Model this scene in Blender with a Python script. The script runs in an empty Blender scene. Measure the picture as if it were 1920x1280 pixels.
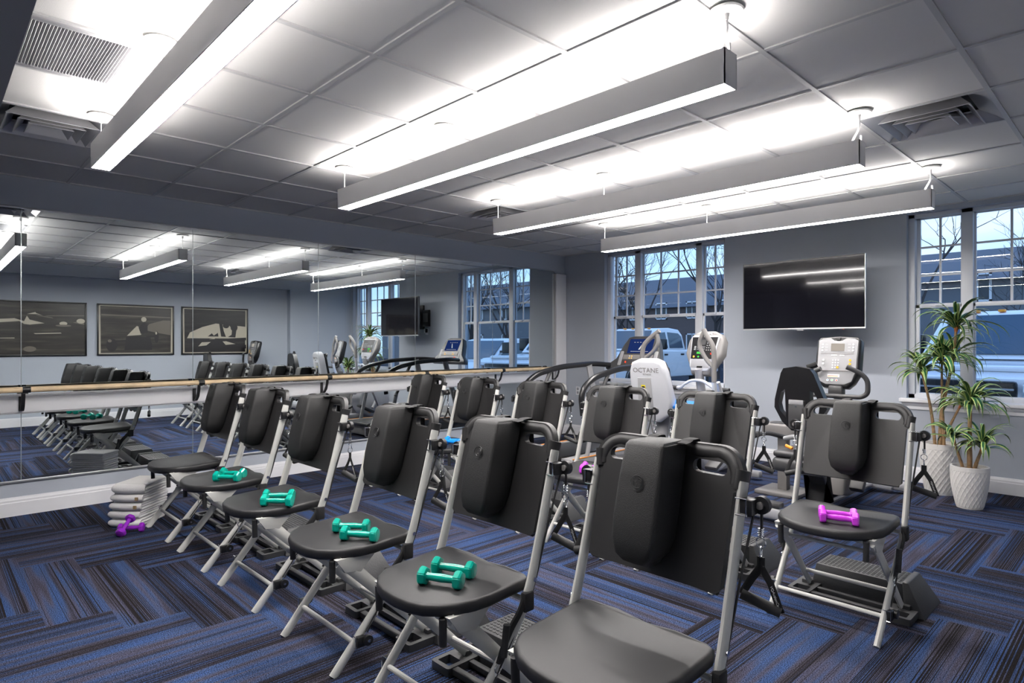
import bpy, bmesh, math, random
from mathutils import Vector, Matrix
random.seed(7)
PI = math.pi
H = 2.527; D = 6.67; RX = 6.10; NX = 6.24; YF = -2.4; GZ = -0.30
scene = bpy.context.scene
COL = scene.collection

# ---------------------------------------------------------------- materials
def newmat(name):
    m = bpy.data.materials.new(name); m.use_nodes = True
    nt = m.node_tree; nt.nodes.clear()
    out = nt.nodes.new('ShaderNodeOutputMaterial')
    return m, nt, out
def mat(name, col, rough=.5, metal=0., bump=0., bscale=200., var=0., vscale=6., coat=0., spec=.5, bdist=.002):
    m, nt, out = newmat(name)
    p = nt.nodes.new('ShaderNodeBsdfPrincipled')
    p.inputs['Base Color'].default_value = (*col, 1); p.inputs['Roughness'].default_value = rough
    p.inputs['Metallic'].default_value = metal; p.inputs['Coat Weight'].default_value = coat
    p.inputs['Specular IOR Level'].default_value = spec
    nt.links.new(p.outputs[0], out.inputs[0])
    tc = nt.nodes.new('ShaderNodeTexCoord')
    if bump:
        n = nt.nodes.new('ShaderNodeTexNoise'); n.inputs['Scale'].default_value = bscale; n.inputs['Detail'].default_value = 3
        b = nt.nodes.new('ShaderNodeBump'); b.inputs['Strength'].default_value = bump; b.inputs['Distance'].default_value = bdist
        nt.links.new(tc.outputs['Object'], n.inputs['Vector']); nt.links.new(n.outputs[0], b.inputs['Height'])
        nt.links.new(b.outputs[0], p.inputs['Normal'])
    if var:
        n = nt.nodes.new('ShaderNodeTexNoise'); n.inputs['Scale'].default_value = vscale; n.inputs['Detail'].default_value = 4
        r = nt.nodes.new('ShaderNodeValToRGB')
        r.color_ramp.elements[0].color = (*[c*(1-var) for c in col], 1); r.color_ramp.elements[1].color = (*[min(1, c*(1+var)) for c in col], 1)
        r.color_ramp.elements[0].position = .3; r.color_ramp.elements[1].position = .7
        nt.links.new(tc.outputs['Object'], n.inputs['Vector']); nt.links.new(n.outputs[0], r.inputs[0]); nt.links.new(r.outputs[0], p.inputs['Base Color'])
    return m
def emis(name, col, s):
    m, nt, out = newmat(name)
    e = nt.nodes.new('ShaderNodeEmission'); e.inputs[0].default_value = (*col, 1); e.inputs[1].default_value = s
    nt.links.new(e.outputs[0], out.inputs[0]); return m
class G:
    """tiny helper for math node graphs"""
    def __init__(s, nt): s.nt = nt
    def m(s, op, a, b=None, c=None):
        n = s.nt.nodes.new('ShaderNodeMath'); n.operation = op
        for i, v in enumerate((a, b, c)):
            if v is None: continue
            if isinstance(v, (int, float)): n.inputs[i].default_value = v
            else: s.nt.links.new(v, n.inputs[i])
        return n.outputs[0]
    def noise(s, x, y=0., z=0., scale=1., detail=2.):
        c = s.nt.nodes.new('ShaderNodeCombineXYZ')
        for i, v in enumerate((x, y, z)):
            if isinstance(v, (int, float)): c.inputs[i].default_value = v
            else: s.nt.links.new(v, c.inputs[i])
        n = s.nt.nodes.new('ShaderNodeTexNoise'); n.inputs['Scale'].default_value = scale; n.inputs['Detail'].default_value = detail
        s.nt.links.new(c.outputs[0], n.inputs['Vector']); return n.outputs[0]
    def ramp(s, x, stops, interp='LINEAR'):
        r = s.nt.nodes.new('ShaderNodeValToRGB'); r.color_ramp.interpolation = interp
        e = r.color_ramp.elements
        while len(e) < len(stops): e.new(.5)
        for k, (p, c) in enumerate(stops): e[k].position = p; e[k].color = (*c, 1)
        s.nt.links.new(x, r.inputs[0]); return r.outputs[0]
    def mix(s, f, a, b):
        n = s.nt.nodes.new('ShaderNodeMix'); n.data_type = 'RGBA'
        for sock, v in ((n.inputs[0], f), (n.inputs[6], a), (n.inputs[7], b)):
            if isinstance(v, (int, float)): sock.default_value = v
            elif isinstance(v, tuple): sock.default_value = (*v, 1)
            else: s.nt.links.new(v, sock)
        return n.outputs[2]

def carpet_mat():
    m, nt, out = newmat('carpet_planks'); g = G(nt); M = g.m
    p = nt.nodes.new('ShaderNodeBsdfPrincipled'); nt.links.new(p.outputs[0], out.inputs[0])
    p.inputs['Roughness'].default_value = .95; p.inputs['Specular IOR Level'].default_value = .08
    tc = nt.nodes.new('ShaderNodeTexCoord'); sp = nt.nodes.new('ShaderNodeSeparateXYZ')
    nt.links.new(tc.outputs['Object'], sp.inputs[0])
    w = .2514
    u = M('DIVIDE', M('SUBTRACT', sp.outputs[0], 1.402-w*32), w); v = M('DIVIDE', M('SUBTRACT', sp.outputs[1], .412-w*32), w)
    i = M('FLOOR', u); j = M('FLOOR', v)
    d = M('FLOORED_MODULO', M('SUBTRACT', i, j), 8)
    isv = M('GREATER_THAN', d, 3.5); ish = M('SUBTRACT', 1, isv)
    fu = M('FRACT', u); fv = M('FRACT', v)
    t = M('ADD', M('MULTIPLY', fv, ish), M('MULTIPLY', fu, isv))
    al = M('ADD', M('MULTIPLY', u, ish), M('MULTIPLY', v, isv))
    ix = M('SUBTRACT', i, M('MULTIPLY', d, ish))
    jy = M('SUBTRACT', j, M('MULTIPLY', M('SUBTRACT', 7, d), isv))
    hid = M('ADD', M('ADD', M('MULTIPLY', ix, 12.71), M('MULTIPLY', jy, 7.37)), M('MULTIPLY', isv, 41.3))
    wn = nt.nodes.new('ShaderNodeTexWhiteNoise'); wn.noise_dimensions = '1D'; nt.links.new(hid, wn.inputs['W'])
    hs = wn.outputs[0]; off = M('MULTIPLY', hs, 57.)
    # stripes across the plank: thin dark lines bunched into dense and open zones
    tt = M('MULTIPLY', t, 1.)
    fine = g.noise(M('ADD', M('MULTIPLY', tt, 64.), off), 0., off, 1., 1.0)
    dens = g.noise(M('ADD', M('MULTIPLY', tt, 3.6), M('MULTIPLY', hs, 91.)), 3.3, off, 1., 0.)
    thr = M('MINIMUM', M('MAXIMUM', M('MULTIPLY_ADD', dens, 1.0, 0.005), .39), .565)
    line = g.ramp(M('SUBTRACT', M('ADD', fine, .5), thr), [(.44, (0, 0, 0)), (.50, (1, 1, 1))])
    tone = g.noise(M('ADD', M('MULTIPLY', tt, 6.), off), M('MULTIPLY', al, .35), off, 1., 1.)
    blue = g.ramp(tone, [(.34, (.030, .058, .145)), (.47, (.036, .056, .118)), (.56, (.052, .053, .086)), (.68, (.038, .035, .047))])
    spx = M('MULTIPLY', sp.outputs[0], 1.); spy = M('MULTIPLY', sp.outputs[1], 1.)
    speck = g.noise(M('MULTIPLY', spx, 230.), M('MULTIPLY', spy, 230.), 0., 1., 2.)
    sb = M('MAXIMUM', M('MULTIPLY_ADD', speck, 5.6, -1.8), .12)
    col = g.mix(line, (.0105, .0085, .0092), blue)
    mx = nt.nodes.new('ShaderNodeMix'); mx.data_type = 'RGBA'; mx.blend_type = 'MULTIPLY'; mx.inputs[0].default_value = 1
    nt.links.new(col, mx.inputs[6]); cb = nt.nodes.new('ShaderNodeCombineColor')
    for k in range(3): nt.links.new(sb, cb.inputs[k])
    nt.links.new(cb.outputs[0], mx.inputs[7]); nt.links.new(mx.outputs[2], p.inputs['Base Color'])
    b = nt.nodes.new('ShaderNodeBump'); b.inputs['Strength'].default_value = .5; b.inputs['Distance'].default_value = .003
    nt.links.new(speck, b.inputs['Height']); nt.links.new(b.outputs[0], p.inputs['Normal'])
    return m
def pane_mat(name, tint=(.93, .97, 1.), ior=1.5):
    m, nt, out = newmat(name)
    t = nt.nodes.new('ShaderNodeBsdfTransparent'); t.inputs[0].default_value = (*tint, 1)
    gl = nt.nodes.new('ShaderNodeBsdfGlossy'); gl.inputs['Roughness'].default_value = 0.0
    f = nt.nodes.new('ShaderNodeFresnel'); f.inputs[0].default_value = ior
    mx = nt.nodes.new('ShaderNodeMixShader')
    nt.links.new(f.outputs[0], mx.inputs[0]); nt.links.new(t.outputs[0], mx.inputs[1]); nt.links.new(gl.outputs[0], mx.inputs[2])
    nt.links.new(mx.outputs[0], out.inputs[0]); return m
def mirror_mat():
    m, nt, out = newmat('mirror_silver')
    gl = nt.nodes.new('ShaderNodeBsdfGlossy'); gl.inputs['Roughness'].default_value = 0.0; gl.inputs[0].default_value = (.80, .85, .86, 1)
    nt.links.new(gl.outputs[0], out.inputs[0]); return m
def print_mat(name, seed, a, b, c):
    """blurred grey streaks of an old photographic print"""
    m, nt, out = newmat(name); g = G(nt)
    p = nt.nodes.new('ShaderNodeBsdfPrincipled'); p.inputs['Roughness'].default_value = .35; nt.links.new(p.outputs[0], out.inputs[0])
    tc = nt.nodes.new('ShaderNodeTexCoord'); sp = nt.nodes.new('ShaderNodeSeparateXYZ'); nt.links.new(tc.outputs['Object'], sp.inputs[0])
    n = g.noise(g.m('MULTIPLY', sp.outputs[1], 1.6), g.m('MULTIPLY', sp.outputs[2], 16.), seed, 1., 3.)
    nt.links.new(g.ramp(n, [(.3, a), (.55, b), (.75, c)]), p.inputs['Base Color']); return m

M_ = {}
def reg(k, m): M_[k] = m; return m
reg('wall', mat('wall_paint_grey', (.45, .485, .545), .75, bump=.08, bscale=120))
reg('wallbk', mat('wall_paint_dark_grey', (.34, .34, .35), .8))
reg('white', mat('white_painted_trim', (.84, .84, .86), .42))
reg('vinyl', mat('white_window_vinyl', (.74, .76, .80), .35))
reg('tile', mat('ceiling_tile', (.76, .75, .735), .95, bump=.35, bscale=350, spec=.1))
reg('tbar', mat('ceiling_grid_metal', (.56, .56, .56), .5))
reg('carpet', carpet_mat())
reg('mirror', mirror_mat())
reg('pane', pane_mat('window_glass', ior=1.62))
reg('seam', mat('polished_mirror_edge', (.45, .5, .5), .25, .6))
reg('alu', mat('brushed_aluminium', (.62, .63, .64), .3, .8))
reg('chrome', mat('chrome', (.75, .75, .76), .12, 1.))
reg('wood', mat('pale_ash_barre', (.74, .56, .35), .42, var=.18, vscale=9))
reg('blackmetal', mat('black_painted_steel', (.012, .012, .013), .4))
reg('lampbody', mat('lamp_housing_white', (.92, .91, .90), .5))
reg('lamp_dn', emis('lamp_diffuser_glow', (1., .955, .93), 74.))
reg('lamp_up', emis('lamp_uplight_glow', (1., .95, .92), 40.))
reg('frame', mat('silver_powder_coat', (.56, .56, .53), .42, .0, bump=.03, bscale=400))
reg('plastic', mat('black_moulded_plastic', (.020, .0195, .020), .45, bump=.25, bscale=900, bdist=.0006))
reg('seatvinyl', mat('black_seat_vinyl', (.012, .012, .0135), .50, bump=.2, bscale=700, bdist=.0008))
reg('foam', mat('black_textured_foam', (.012, .012, .0125), .55, bump=1., bscale=520, bdist=.0013))
reg('web', mat('black_nylon_webbing', (.012, .012, .013), .8, bump=.4, bscale=900))
reg('rubber', mat('black_rubber', (.018, .018, .019), .6))
reg('base', mat('charcoal_plastic', (.035, .036, .038), .5, bump=.3, bscale=120))
reg('teal', mat('teal_vinyl', (.0, .36, .27), .16, coat=.5, var=.06))
reg('purple', mat('magenta_vinyl', (.62, .05, .72), .16, coat=.5))
reg('violet', mat('violet_vinyl', (.32, .03, .55), .16, coat=.5))
reg('blue', mat('bright_blue_vinyl', (.01, .25, .80), .16, coat=.5))
reg('towel', mat('white_terry_cotton', (.84, .83, .82), .95, bump=1., bscale=260, bdist=.003, spec=.1))
reg('logo', mat('white_print', (.75, .75, .75), .6))
reg('tan', mat('tan_label', (.35, .25, .13), .7))
reg('tvscreen', mat('tv_glass', (.004, .004, .006), .07, coat=.3, bump=.02, bscale=3, bdist=.01))
reg('silver', mat('silver_plastic', (.52, .52, .54), .35, .3))
reg('greyp', mat('mid_grey_plastic', (.20, .19, .185), .45))
reg('lgrey', mat('light_grey_plastic', (.30, .30, .31), .4))
reg('whitep', mat('white_gloss_plastic', (.50, .51, .54), .32))
reg('dkgrey', mat('dark_grey_plastic', (.05, .05, .052), .4))
reg('black', mat('satin_black', (.010, .010, .011), .3))
reg('orange', mat('orange_plastic', (.90, .32, .02), .4))
reg('yellow', mat('yellow_sticker', (.75, .60, .02), .5))
reg('bluevinyl', mat('bright_blue_seat_vinyl', (.02, .20, .62), .4))
reg('navyscreen', emis('lit_navy_screen', (.02, .045, .20), .55))
reg('screenglow', emis('pale_lit_display', (.75, .66, .58), .55))
reg('led_a', emis('amber_led', (1., .55, .08), 1.2)); reg('led_g', emis('green_led', (.15, 1., .15), .7)); reg('led_r', emis('red_led', (1., .07, .03), 1.2))
reg('led_w', emis('white_led', (.9, .9, .9), .7))
reg('pot', mat('white_glazed_ceramic', (.72, .70, .67), .42))
reg('soil', mat('brown_moss', (.16, .10, .06), .95, bump=1., bscale=90, bdist=.01))
reg('stem', mat('tan_cane_bark', (.27, .17, .085), .8, var=.3, vscale=40, bump=.6, bscale=60))
reg('leafg', mat('dark_green_leaf', (.016, .085, .028), .35, var=.5, vscale=3))
reg('leafy', mat('pale_yellow_leaf_edge', (.33, .40, .13), .4))
reg('leafb', mat('orange_leaf_base', (.45, .13, .03), .6))
reg('asphalt', mat('asphalt', (.05, .055, .065), .95, bump=.5, bscale=30, spec=.0))
reg('truckw', mat('white_car_paint', (.86, .87, .88), .25, coat=.6))
reg('carglass', mat('dark_car_glass', (.05, .08, .11), .06, coat=.5))
reg('bark', mat('bare_tree_bark', (.05, .042, .04), .9, bump=.6, bscale=20))
reg('siding', mat('house_siding', (.17, .18, .20), .8, bump=.6, bscale=6))
reg('brick', mat('dark_brick', (.13, .10, .095), .85, bump=.6, bscale=12))
reg('roof', mat('slate_shingle_roof', (.13, .14, .16), .9, bump=.8, bscale=10))
reg('housewin', mat('house_window', (.03, .04, .055), .15))
reg('hedge', mat('dark_evergreen', (.014, .022, .012), .9, bump=1., bscale=4, bdist=.3))
reg('pr_a', print_mat('race_print_streaks', 1., (.012, .010, .009), (.028, .024, .020), (.09, .075, .06)))
reg('pr_b', print_mat('race_print_grain', 5., (.014, .012, .011), (.035, .030, .026), (.10, .085, .07)))
reg('pr_c', print_mat('race_print_dark', 9., (.009, .008, .009), (.016, .014, .015), (.05, .043, .038)))
reg('cream', mat('print_cream', (.50, .45, .36), .4)); reg('mid', mat('print_mid_grey', (.15, .13, .105), .4)); reg('ink', mat('print_ink', (.012, .011, .013), .4))
reg('picframe', mat('black_picture_frame', (.008, .008, .009), .3))

# ---------------------------------------------------------------- mesh builder
def fillet(pts, r, n=5):
    pts = [Vector(p) for p in pts]; out = [pts[0]]
    for a, b, c in zip(pts, pts[1:], pts[2:]):
        l = min(r, (a-b).length*.49, (c-b).length*.49)
        s = b+(a-b).normalized()*l; e = b+(c-b).normalized()*l
        for k in range(n+1):
            t = k/n; out.append(s*(1-t)**2+b*2*t*(1-t)+e*t*t)
    out.append(pts[-1]); return out
def arc(cx, cy, r, a0, a1, n=8):
    return [(cx+r*math.cos(math.radians(a0+(a1-a0)*k/n)), cy+r*math.sin(math.radians(a0+(a1-a0)*k/n))) for k in range(n+1)]
def rrect(x0, x1, y0, y1, r, n=5):
    return arc(x1-r, y1-r, r, 0, 90, n)+arc(x0+r, y1-r, r, 90, 180, n)+arc(x0+r, y0+r, r, 180, 270, n)+arc(x1-r, y0+r, r, 270, 360, n)
class B:
    def __init__(s, mats='white'):
        s.bm = bmesh.new(); s.mats = [mats] if isinstance(mats, str) else list(mats); s.X = Matrix.Identity(4)
    def mi(s, m):
        if m is None: return 0
        if m not in s.mats: s.mats.append(m)
        return s.mats.index(m)
    def merge(s, t, m=None):
        k = s.mi(m)
        for f in t.faces: f.material_index = k; f.smooth = True
        t.transform(s.X)
        me = bpy.data.meshes.new('tmp'); t.to_mesh(me); t.free(); s.bm.from_mesh(me); bpy.data.meshes.remove(me); return s
    def box(s, x0, x1, y0, y1, z0, z1, bev=0., m=None, seg=2, M=None):
        t = bmesh.new()
        vs = [t.verts.new((x, y, z)) for x in (x0, x1) for y in (y0, y1) for z in (z0, z1)]
        for f in ((0, 1, 3, 2), (4, 6, 7, 5), (0, 4, 5, 1), (2, 3, 7, 6), (0, 2, 6, 4), (1, 5, 7, 3)): t.faces.new([vs[k] for k in f])
        bmesh.ops.recalc_face_normals(t, faces=t.faces[:])
        if bev: bmesh.ops.bevel(t, geom=t.edges[:], offset=bev, segments=seg, affect='EDGES', profile=.5)
        if M is not None: t.transform(M)
        return s.merge(t, m)
    def hexa(s, b4, t4, bev=0., m=None):
        """box from four bottom and four top corners, both going round"""
        t = bmesh.new(); vb = [t.verts.new(p) for p in b4]; vt = [t.verts.new(p) for p in t4]
        t.faces.new(vb[::-1]); t.faces.new(vt)
        for k in range(4): t.faces.new((vb[k], vb[(k+1) % 4], vt[(k+1) % 4], vt[k]))
        bmesh.ops.recalc_face_normals(t, faces=t.faces[:])
        if bev: bmesh.ops.bevel(t, geom=t.edges[:], offset=bev, segments=2, affect='EDGES', profile=.5)
        return s.merge(t, m)
    def tube(s, pts, r, r2=None, seg=10, m=None, closed=False, up=(1, 0, 0), caps=True):
        """round (or oval: r along up, r2 across) section swept along pts; r may be a list"""
        P = [Vector(p) for p in pts]; n = len(P); t = bmesh.new(); rings = []
        rr = r if isinstance(r, (list, tuple)) else [r]*n
        r2_ = r2 if isinstance(r2, (list, tuple)) else [r2]*n
        u = Vector(up).normalized()
        for k in range(n):
            a = P[k-1] if (k or closed) else P[k]; b = P[(k+1) % n] if (k < n-1 or closed) else P[k]
            d = (b-a).normalized(); u = u-d*u.dot(d)
            if u.length < 1e-4: u = d.orthogonal()
            u.normalize(); w = d.cross(u)
            ra = rr[k]; rb = r2_[k] if r2_[k] is not None else ra
            rings.append([t.verts.new(P[k]+u*ra*math.cos(2*PI*q/seg)+w*rb*math.sin(2*PI*q/seg)) for q in range(seg)])
        for k in range(n if closed else n-1):
            A, C = rings[k], rings[(k+1) % n]
            for q in range(seg): t.faces.new((A[q], A[(q+1) % seg], C[(q+1) % seg], C[q]))
        if caps and not closed: t.faces.new(rings[0][::-1]); t.faces.new(rings[-1])
        bmesh.ops.recalc_face_normals(t, faces=t.faces[:])
        return s.merge(t, m)
    def cyl(s, a, b, r, r2=None, seg=16, m=None):
        return s.tube([a, b], [r, r if r2 is None else r2], None, seg, m)
    def ring(s, c, ax, R, r, seg=18, m=None, a0=0, a1=360, sec=6):
        c = Vector(c); ax = Vector(ax).normalized(); u = ax.orthogonal().normalized(); w = ax.cross(u)
        full = abs(a1-a0) >= 360; n = seg
        pts = [c+u*R*math.cos(math.radians(a0+(a1-a0)*k/n))+w*R*math.sin(math.radians(a0+(a1-a0)*k/n)) for k in range(n if full else n+1)]
        return s.tube(pts, r, None, sec, m, closed=full, up=ax)
    def prism(s, poly, f, w0, w1, bev=0., m=None, holes=()):
        """2D outline (u,v) with holes, thickness w0..w1, mapped by f(u,v,w)"""
        t = bmesh.new(); loops = [poly]+list(holes); es = []
        for L in loops:
            vs = [t.verts.new((p[0], p[1], w0)) for p in L]
            es += [t.edges.new((vs[k], vs[(k+1) % len(vs)])) for k in range(len(vs))]
        if holes: bmesh.ops.triangle_fill(t, edges=es, use_beauty=True)
        else: t.faces.new([e.verts[0] for e in es])
        bmesh.ops.recalc_face_normals(t, faces=t.faces[:])
        r = bmesh.ops.extrude_face_region(t, geom=t.faces[:])
        for v in r['geom']:
            if isinstance(v, bmesh.types.BMVert): v.co.z = w1
        bmesh.ops.recalc_face_normals(t, faces=t.faces[:])
        if bev:
            ed = [e for e in t.edges if abs(e.verts[0].co.z-e.verts[1].co.z) < 1e-6 and len(e.link_faces) == 2 and abs(e.link_faces[0].normal.dot(e.link_faces[1].normal)) < .3]
            bmesh.ops.bevel(t, geom=ed, offset=bev, segments=3, affect='EDGES', profile=.5)
        for v in t.verts: v.co = Vector(f(*v.co))
        bmesh.ops.recalc_face_normals(t, faces=t.faces[:])
        return s.merge(t, m)
    def lathe(s, prof, c=(0, 0, 0), seg=32, m=None):
        t = bmesh.new(); rings = []
        for r, z in prof:
            rings.append([t.verts.new((c[0]+max(r, 1e-4)*math.cos(2*PI*q/seg), c[1]+max(r, 1e-4)*math.sin(2*PI*q/seg), c[2]+z)) for q in range(seg)])
        for A, C in zip(rings, rings[1:]):
            for q in range(seg): t.faces.new((A[q], A[(q+1) % seg], C[(q+1) % seg], C[q]))
        t.faces.new(rings[0][::-1]); t.faces.new(rings[-1])
        bmesh.ops.recalc_face_normals(t, faces=t.faces[:])
        return s.merge(t, m)
    def quad(s, pts, m=None):
        t = bmesh.new(); t.faces.new([t.verts.new(p) for p in pts]); return s.merge(t, m)
    def band(s, pts, width, th, side=(1, 0, 0), m=None):
        """flat strap along pts"""
        return s.tube(pts, width/2, th/2, 8, m, up=side)
    def go(s, name, parent=None, sharp=.6):
        me = bpy.data.meshes.new(name); s.bm.to_mesh(me); s.bm.free()
        for k in s.mats: me.materials.append(M_[k])
        me.set_sharp_from_angle(angle=sharp)
        o = bpy.data.objects.new(name, me); COL.objects.link(o)
        if parent is not None: o.parent = parent
        return o
def tag(o, label=None, cat=None, group=None, kind=None):
    if label: o['label'] = label
    if cat: o['category'] = cat
    if group: o['group'] = group
    if kind: o['kind'] = kind
    return o
def thing(name, label, cat, loc=(0, 0, 0), rz=0., group=None):
    o = bpy.data.objects.new(name, None); COL.objects.link(o); o.empty_display_size = .1
    o.location = loc; o.rotation_euler = (0, 0, rz); return tag(o, label, cat, group)
def struct(b, name, parent=None, sharp=.6):
    o = b.go(name, parent, sharp)
    if parent is None: o['kind'] = 'structure'
    return o
def copy_tree(o, parent=None):
    c = o.copy(); COL.objects.link(c); c.parent = parent
    for ch in list(o.children): copy_tree(ch, c)
    return c
def text_bm(txt, size, depth=.0006, f=None):
    cu = bpy.data.curves.new('t', 'FONT'); cu.body = txt; cu.size = size; cu.extrude = depth; cu.align_x = 'CENTER'; cu.align_y = 'CENTER'; cu.resolution_u = 2
    o = bpy.data.objects.new('t', cu); COL.objects.link(o); bpy.context.view_layer.update()
    me = bpy.data.meshes.new_from_object(o.evaluated_get(bpy.context.evaluated_depsgraph_get()))
    bpy.data.objects.remove(o); t = bmesh.new(); t.from_mesh(me); bpy.data.meshes.remove(me); return t
def add_text(b, txt, size, M, m=None, depth=.0006):
    t = text_bm(txt, size, depth); t.transform(M); b.merge(t, m); return b
def T(x, y, z): return Matrix.Translation((x, y, z))
def R(a, ax): return Matrix.Rotation(math.radians(a), 4, ax)
def frameM(o, ux, uy):
    """matrix with origin o, local x along ux, local y along uy"""
    ux = Vector(ux).normalized(); uy = (Vector(uy)-ux*Vector(uy).dot(ux)).normalized(); uz = ux.cross(uy)
    m = Matrix((ux, uy, uz)).transposed().to_4x4(); m.translation = Vector(o); return m

# ---------------------------------------------------------------- the room
b = B('carpet'); b.box(0, NX+.1, YF, D+.02, -.10, 0); struct(b, 'floor')
TP = .590; TX0 = -.007; TY0 = -2.71
vents = [(2, 5), (2, 11), (8, 11)]; grille = (4, 5)
b = B('tile')
for i in range(11):
    for j in range(16):
        if (i, j) in vents or (i, j) == grille: continue
        x0 = TX0+i*TP; y0 = TY0+j*TP
        xa, xb, ya, yb = max(x0, 0), min(x0+TP, NX+.1), max(y0, YF), min(y0+TP, D)
        if xb-xa < .01 or yb-ya < .01: continue
        b.box(xa, xb, ya, yb, H+.006, H+.03)
struct(b, 'ceiling')
b = B('dkgrey'); b.box(-.02, NX+.2, YF-.02, D+.02, H+.30, H+.34)
for o_ in ((-.02, 0), (NX+.1, NX+.2)): b.box(o_[0], o_[1], YF, D, H+.03, H+.30)
struct(b, 'ceiling_plenum')
b = B('tbar')
for i in range(1, 11):
    x = TX0+i*TP; b.box(x-.011, x+.011, YF, D, H-.002, H+.012)
for j in range(1, 16):
    y = TY0+j*TP
    if y < D: b.box(0, NX+.1, y-.011, y+.011, H-.001, H+.011)
b.box(0, .02, YF, D, H-.003, H+.008); b.box(0, NX, D-.02, D, H-.003, H+.008)
struct(b, 'trim_1')

W1 = (.714, 2.44); W2 = (4.25, 6.0); WZ = (.76, 2.487)
b = B('wall')
for x0, x1 in ((-.15, W1[0]), (W1[1], W2[0]), (W2[1], NX+.35)): b.box(x0, x1, D, D+.22, -.1, H+.3)
for wx in (W1, W2): b.box(wx[0], wx[1], D, D+.22, -.1, WZ[0]); b.box(wx[0], wx[1], D, D+.22, WZ[1], H+.3)
struct(b, 'wall_back')
b = B('wall'); b.box(-.15, 0, YF-.15, D, -.1, H+.3); struct(b, 'wall_left')
b = B('wall'); b.box(RX, NX+.35, 5.33, D, -.1, H+.3); b.box(NX, NX+.35, YF-.15, 5.33, -.1, 2.353); b.box(RX, NX+.35, YF-.15, 5.33, 2.353, H+.3)
struct(b, 'wall_right')
b = B('wall'); b.box(-.15, NX+.35, YF-.15, YF, -.1, H+.3); struct(b, 'wall_front')
b = B('wallbk'); b.box(0, RX, -.05, .25, 2.30, H+.02); struct(b, 'ceiling_beam')
# baseboards
def baseboard(name, path0, path1, nrm):
    b = B('white'); a = Vector(path0); c = Vector(path1); n = Vector(nrm)
    prof = [(0, 0), (.016, 0), (.016, .098), (.013, .104), (.013, .118), (.007, .132), (.006, .139), (0, .139)]
    L = (c-a).length; d = (c-a).normalized()
    b.prism(prof, lambda u, v, w: a+n*u+Vector((0, 0, v))+d*w, 0, L); return struct(b, name, sharp=.4)
baseboard('baseboard_left', (0.0, YF, 0), (0.0, D, 0), (1, 0, 0))
baseboard('baseboard_back', (0.017, D, 0), (RX, D, 0), (0, -1, 0))
baseboard('baseboard_right', (NX, YF, 0), (NX, 5.33, 0), (-1, 0, 0))
baseboard('baseboard_far_right', (RX, 5.33, 0), (RX, D-.017, 0), (-1, 0, 0))

# mirrors along the left wall
ys = [-1.822, -.639, .544, 1.733, 2.91, 4.089, 5.277, 6.443]
names = ['frameless wall mirror behind the camera end of the barre', 'leftmost frameless wall mirror, cut by the photo edge', 'frameless wall mirror reflecting the white towel stack', 'frameless wall mirror reflecting the rear chair row and the boat print edge',
         'frameless wall mirror reflecting the recumbent bike seats', 'frameless wall mirror reflecting the wall television', 'frameless wall mirror nearest the windows, last of the row']
for k in range(1, 7):
    y0, y1 = ys[k]+.0012, ys[k+1]-.0012
    if k == 1: y0 = -.6
    t = thing('wall_mirror', names[k], 'mirror', (0, (y0+y1)/2, .25), group='frameless mirror panels on the left wall'); hl = (y1-y0)/2
    B('mirror').box(.001, .006, -hl, hl, 0.012, 2.042).go('mirror_glass', t)
    bb = B('seam'); bb.box(.001, .0065, -hl-.001, -hl+.0012, .012, 2.042); bb.box(.001, .0065, hl-.0012, hl+.001, .012, 2.042); bb.go('polished_edge', t)
b = B('alu'); b.box(0, .014, -.6, 6.443, .243, .262, .002); b.box(0, .012, -.6, 6.443, 2.288, 2.302, .002); struct(b, 'trim_2')
b = B('white'); b.box(0, .045, 6.445, 6.655, .14, 2.262, .003); struct(b, 'trim_3')
# white rail board and barre
b = B('white'); b.box(.0066, .028, -.6, 6.43, .768, .905, .004); b.box(.0066, .024, -.6, 6.43, .757, .767, m='alu'); tag(b.go('rail_board'), 'long white painted board on the mirrors behind the wooden ballet barre', 'board')
t = thing('ballet_barre', 'long pale wooden ballet barre running along the mirror wall', 'barre', (.15, -.6, .943))
B('wood').cyl((0, 0, 0), (0, 6.92, 0), .021, seg=20).go('rail', t)
for k, y in enumerate((.56, 1.757, 2.952, 4.138, 5.324, 6.40)):
    yy = y+.6; b = B('blackmetal')
    b.box(-.122, -.112, yy-.033, yy-.006, -.165, -.055, .002)
    b.prism([(-.113, -.155), (-.085, -.15), (-.055, -.13), (-.022, -.085), (-.006, -.03), (-.002, -.02), (.003, -.02), (-.004, -.06), (-.03, -.12), (-.065, -.15), (-.09, -.163), (-.113, -.165)], lambda u, v, w: (u, w, v), yy-.028, yy-.004)
    b.box(-.006, .006, yy-.02, yy+.012, -.03, -.015)
    b.tube([(0, yy-.022, 0), (0, yy+.026, 0)], .0235, seg=16); b.go('barre_bracket', t)

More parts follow.
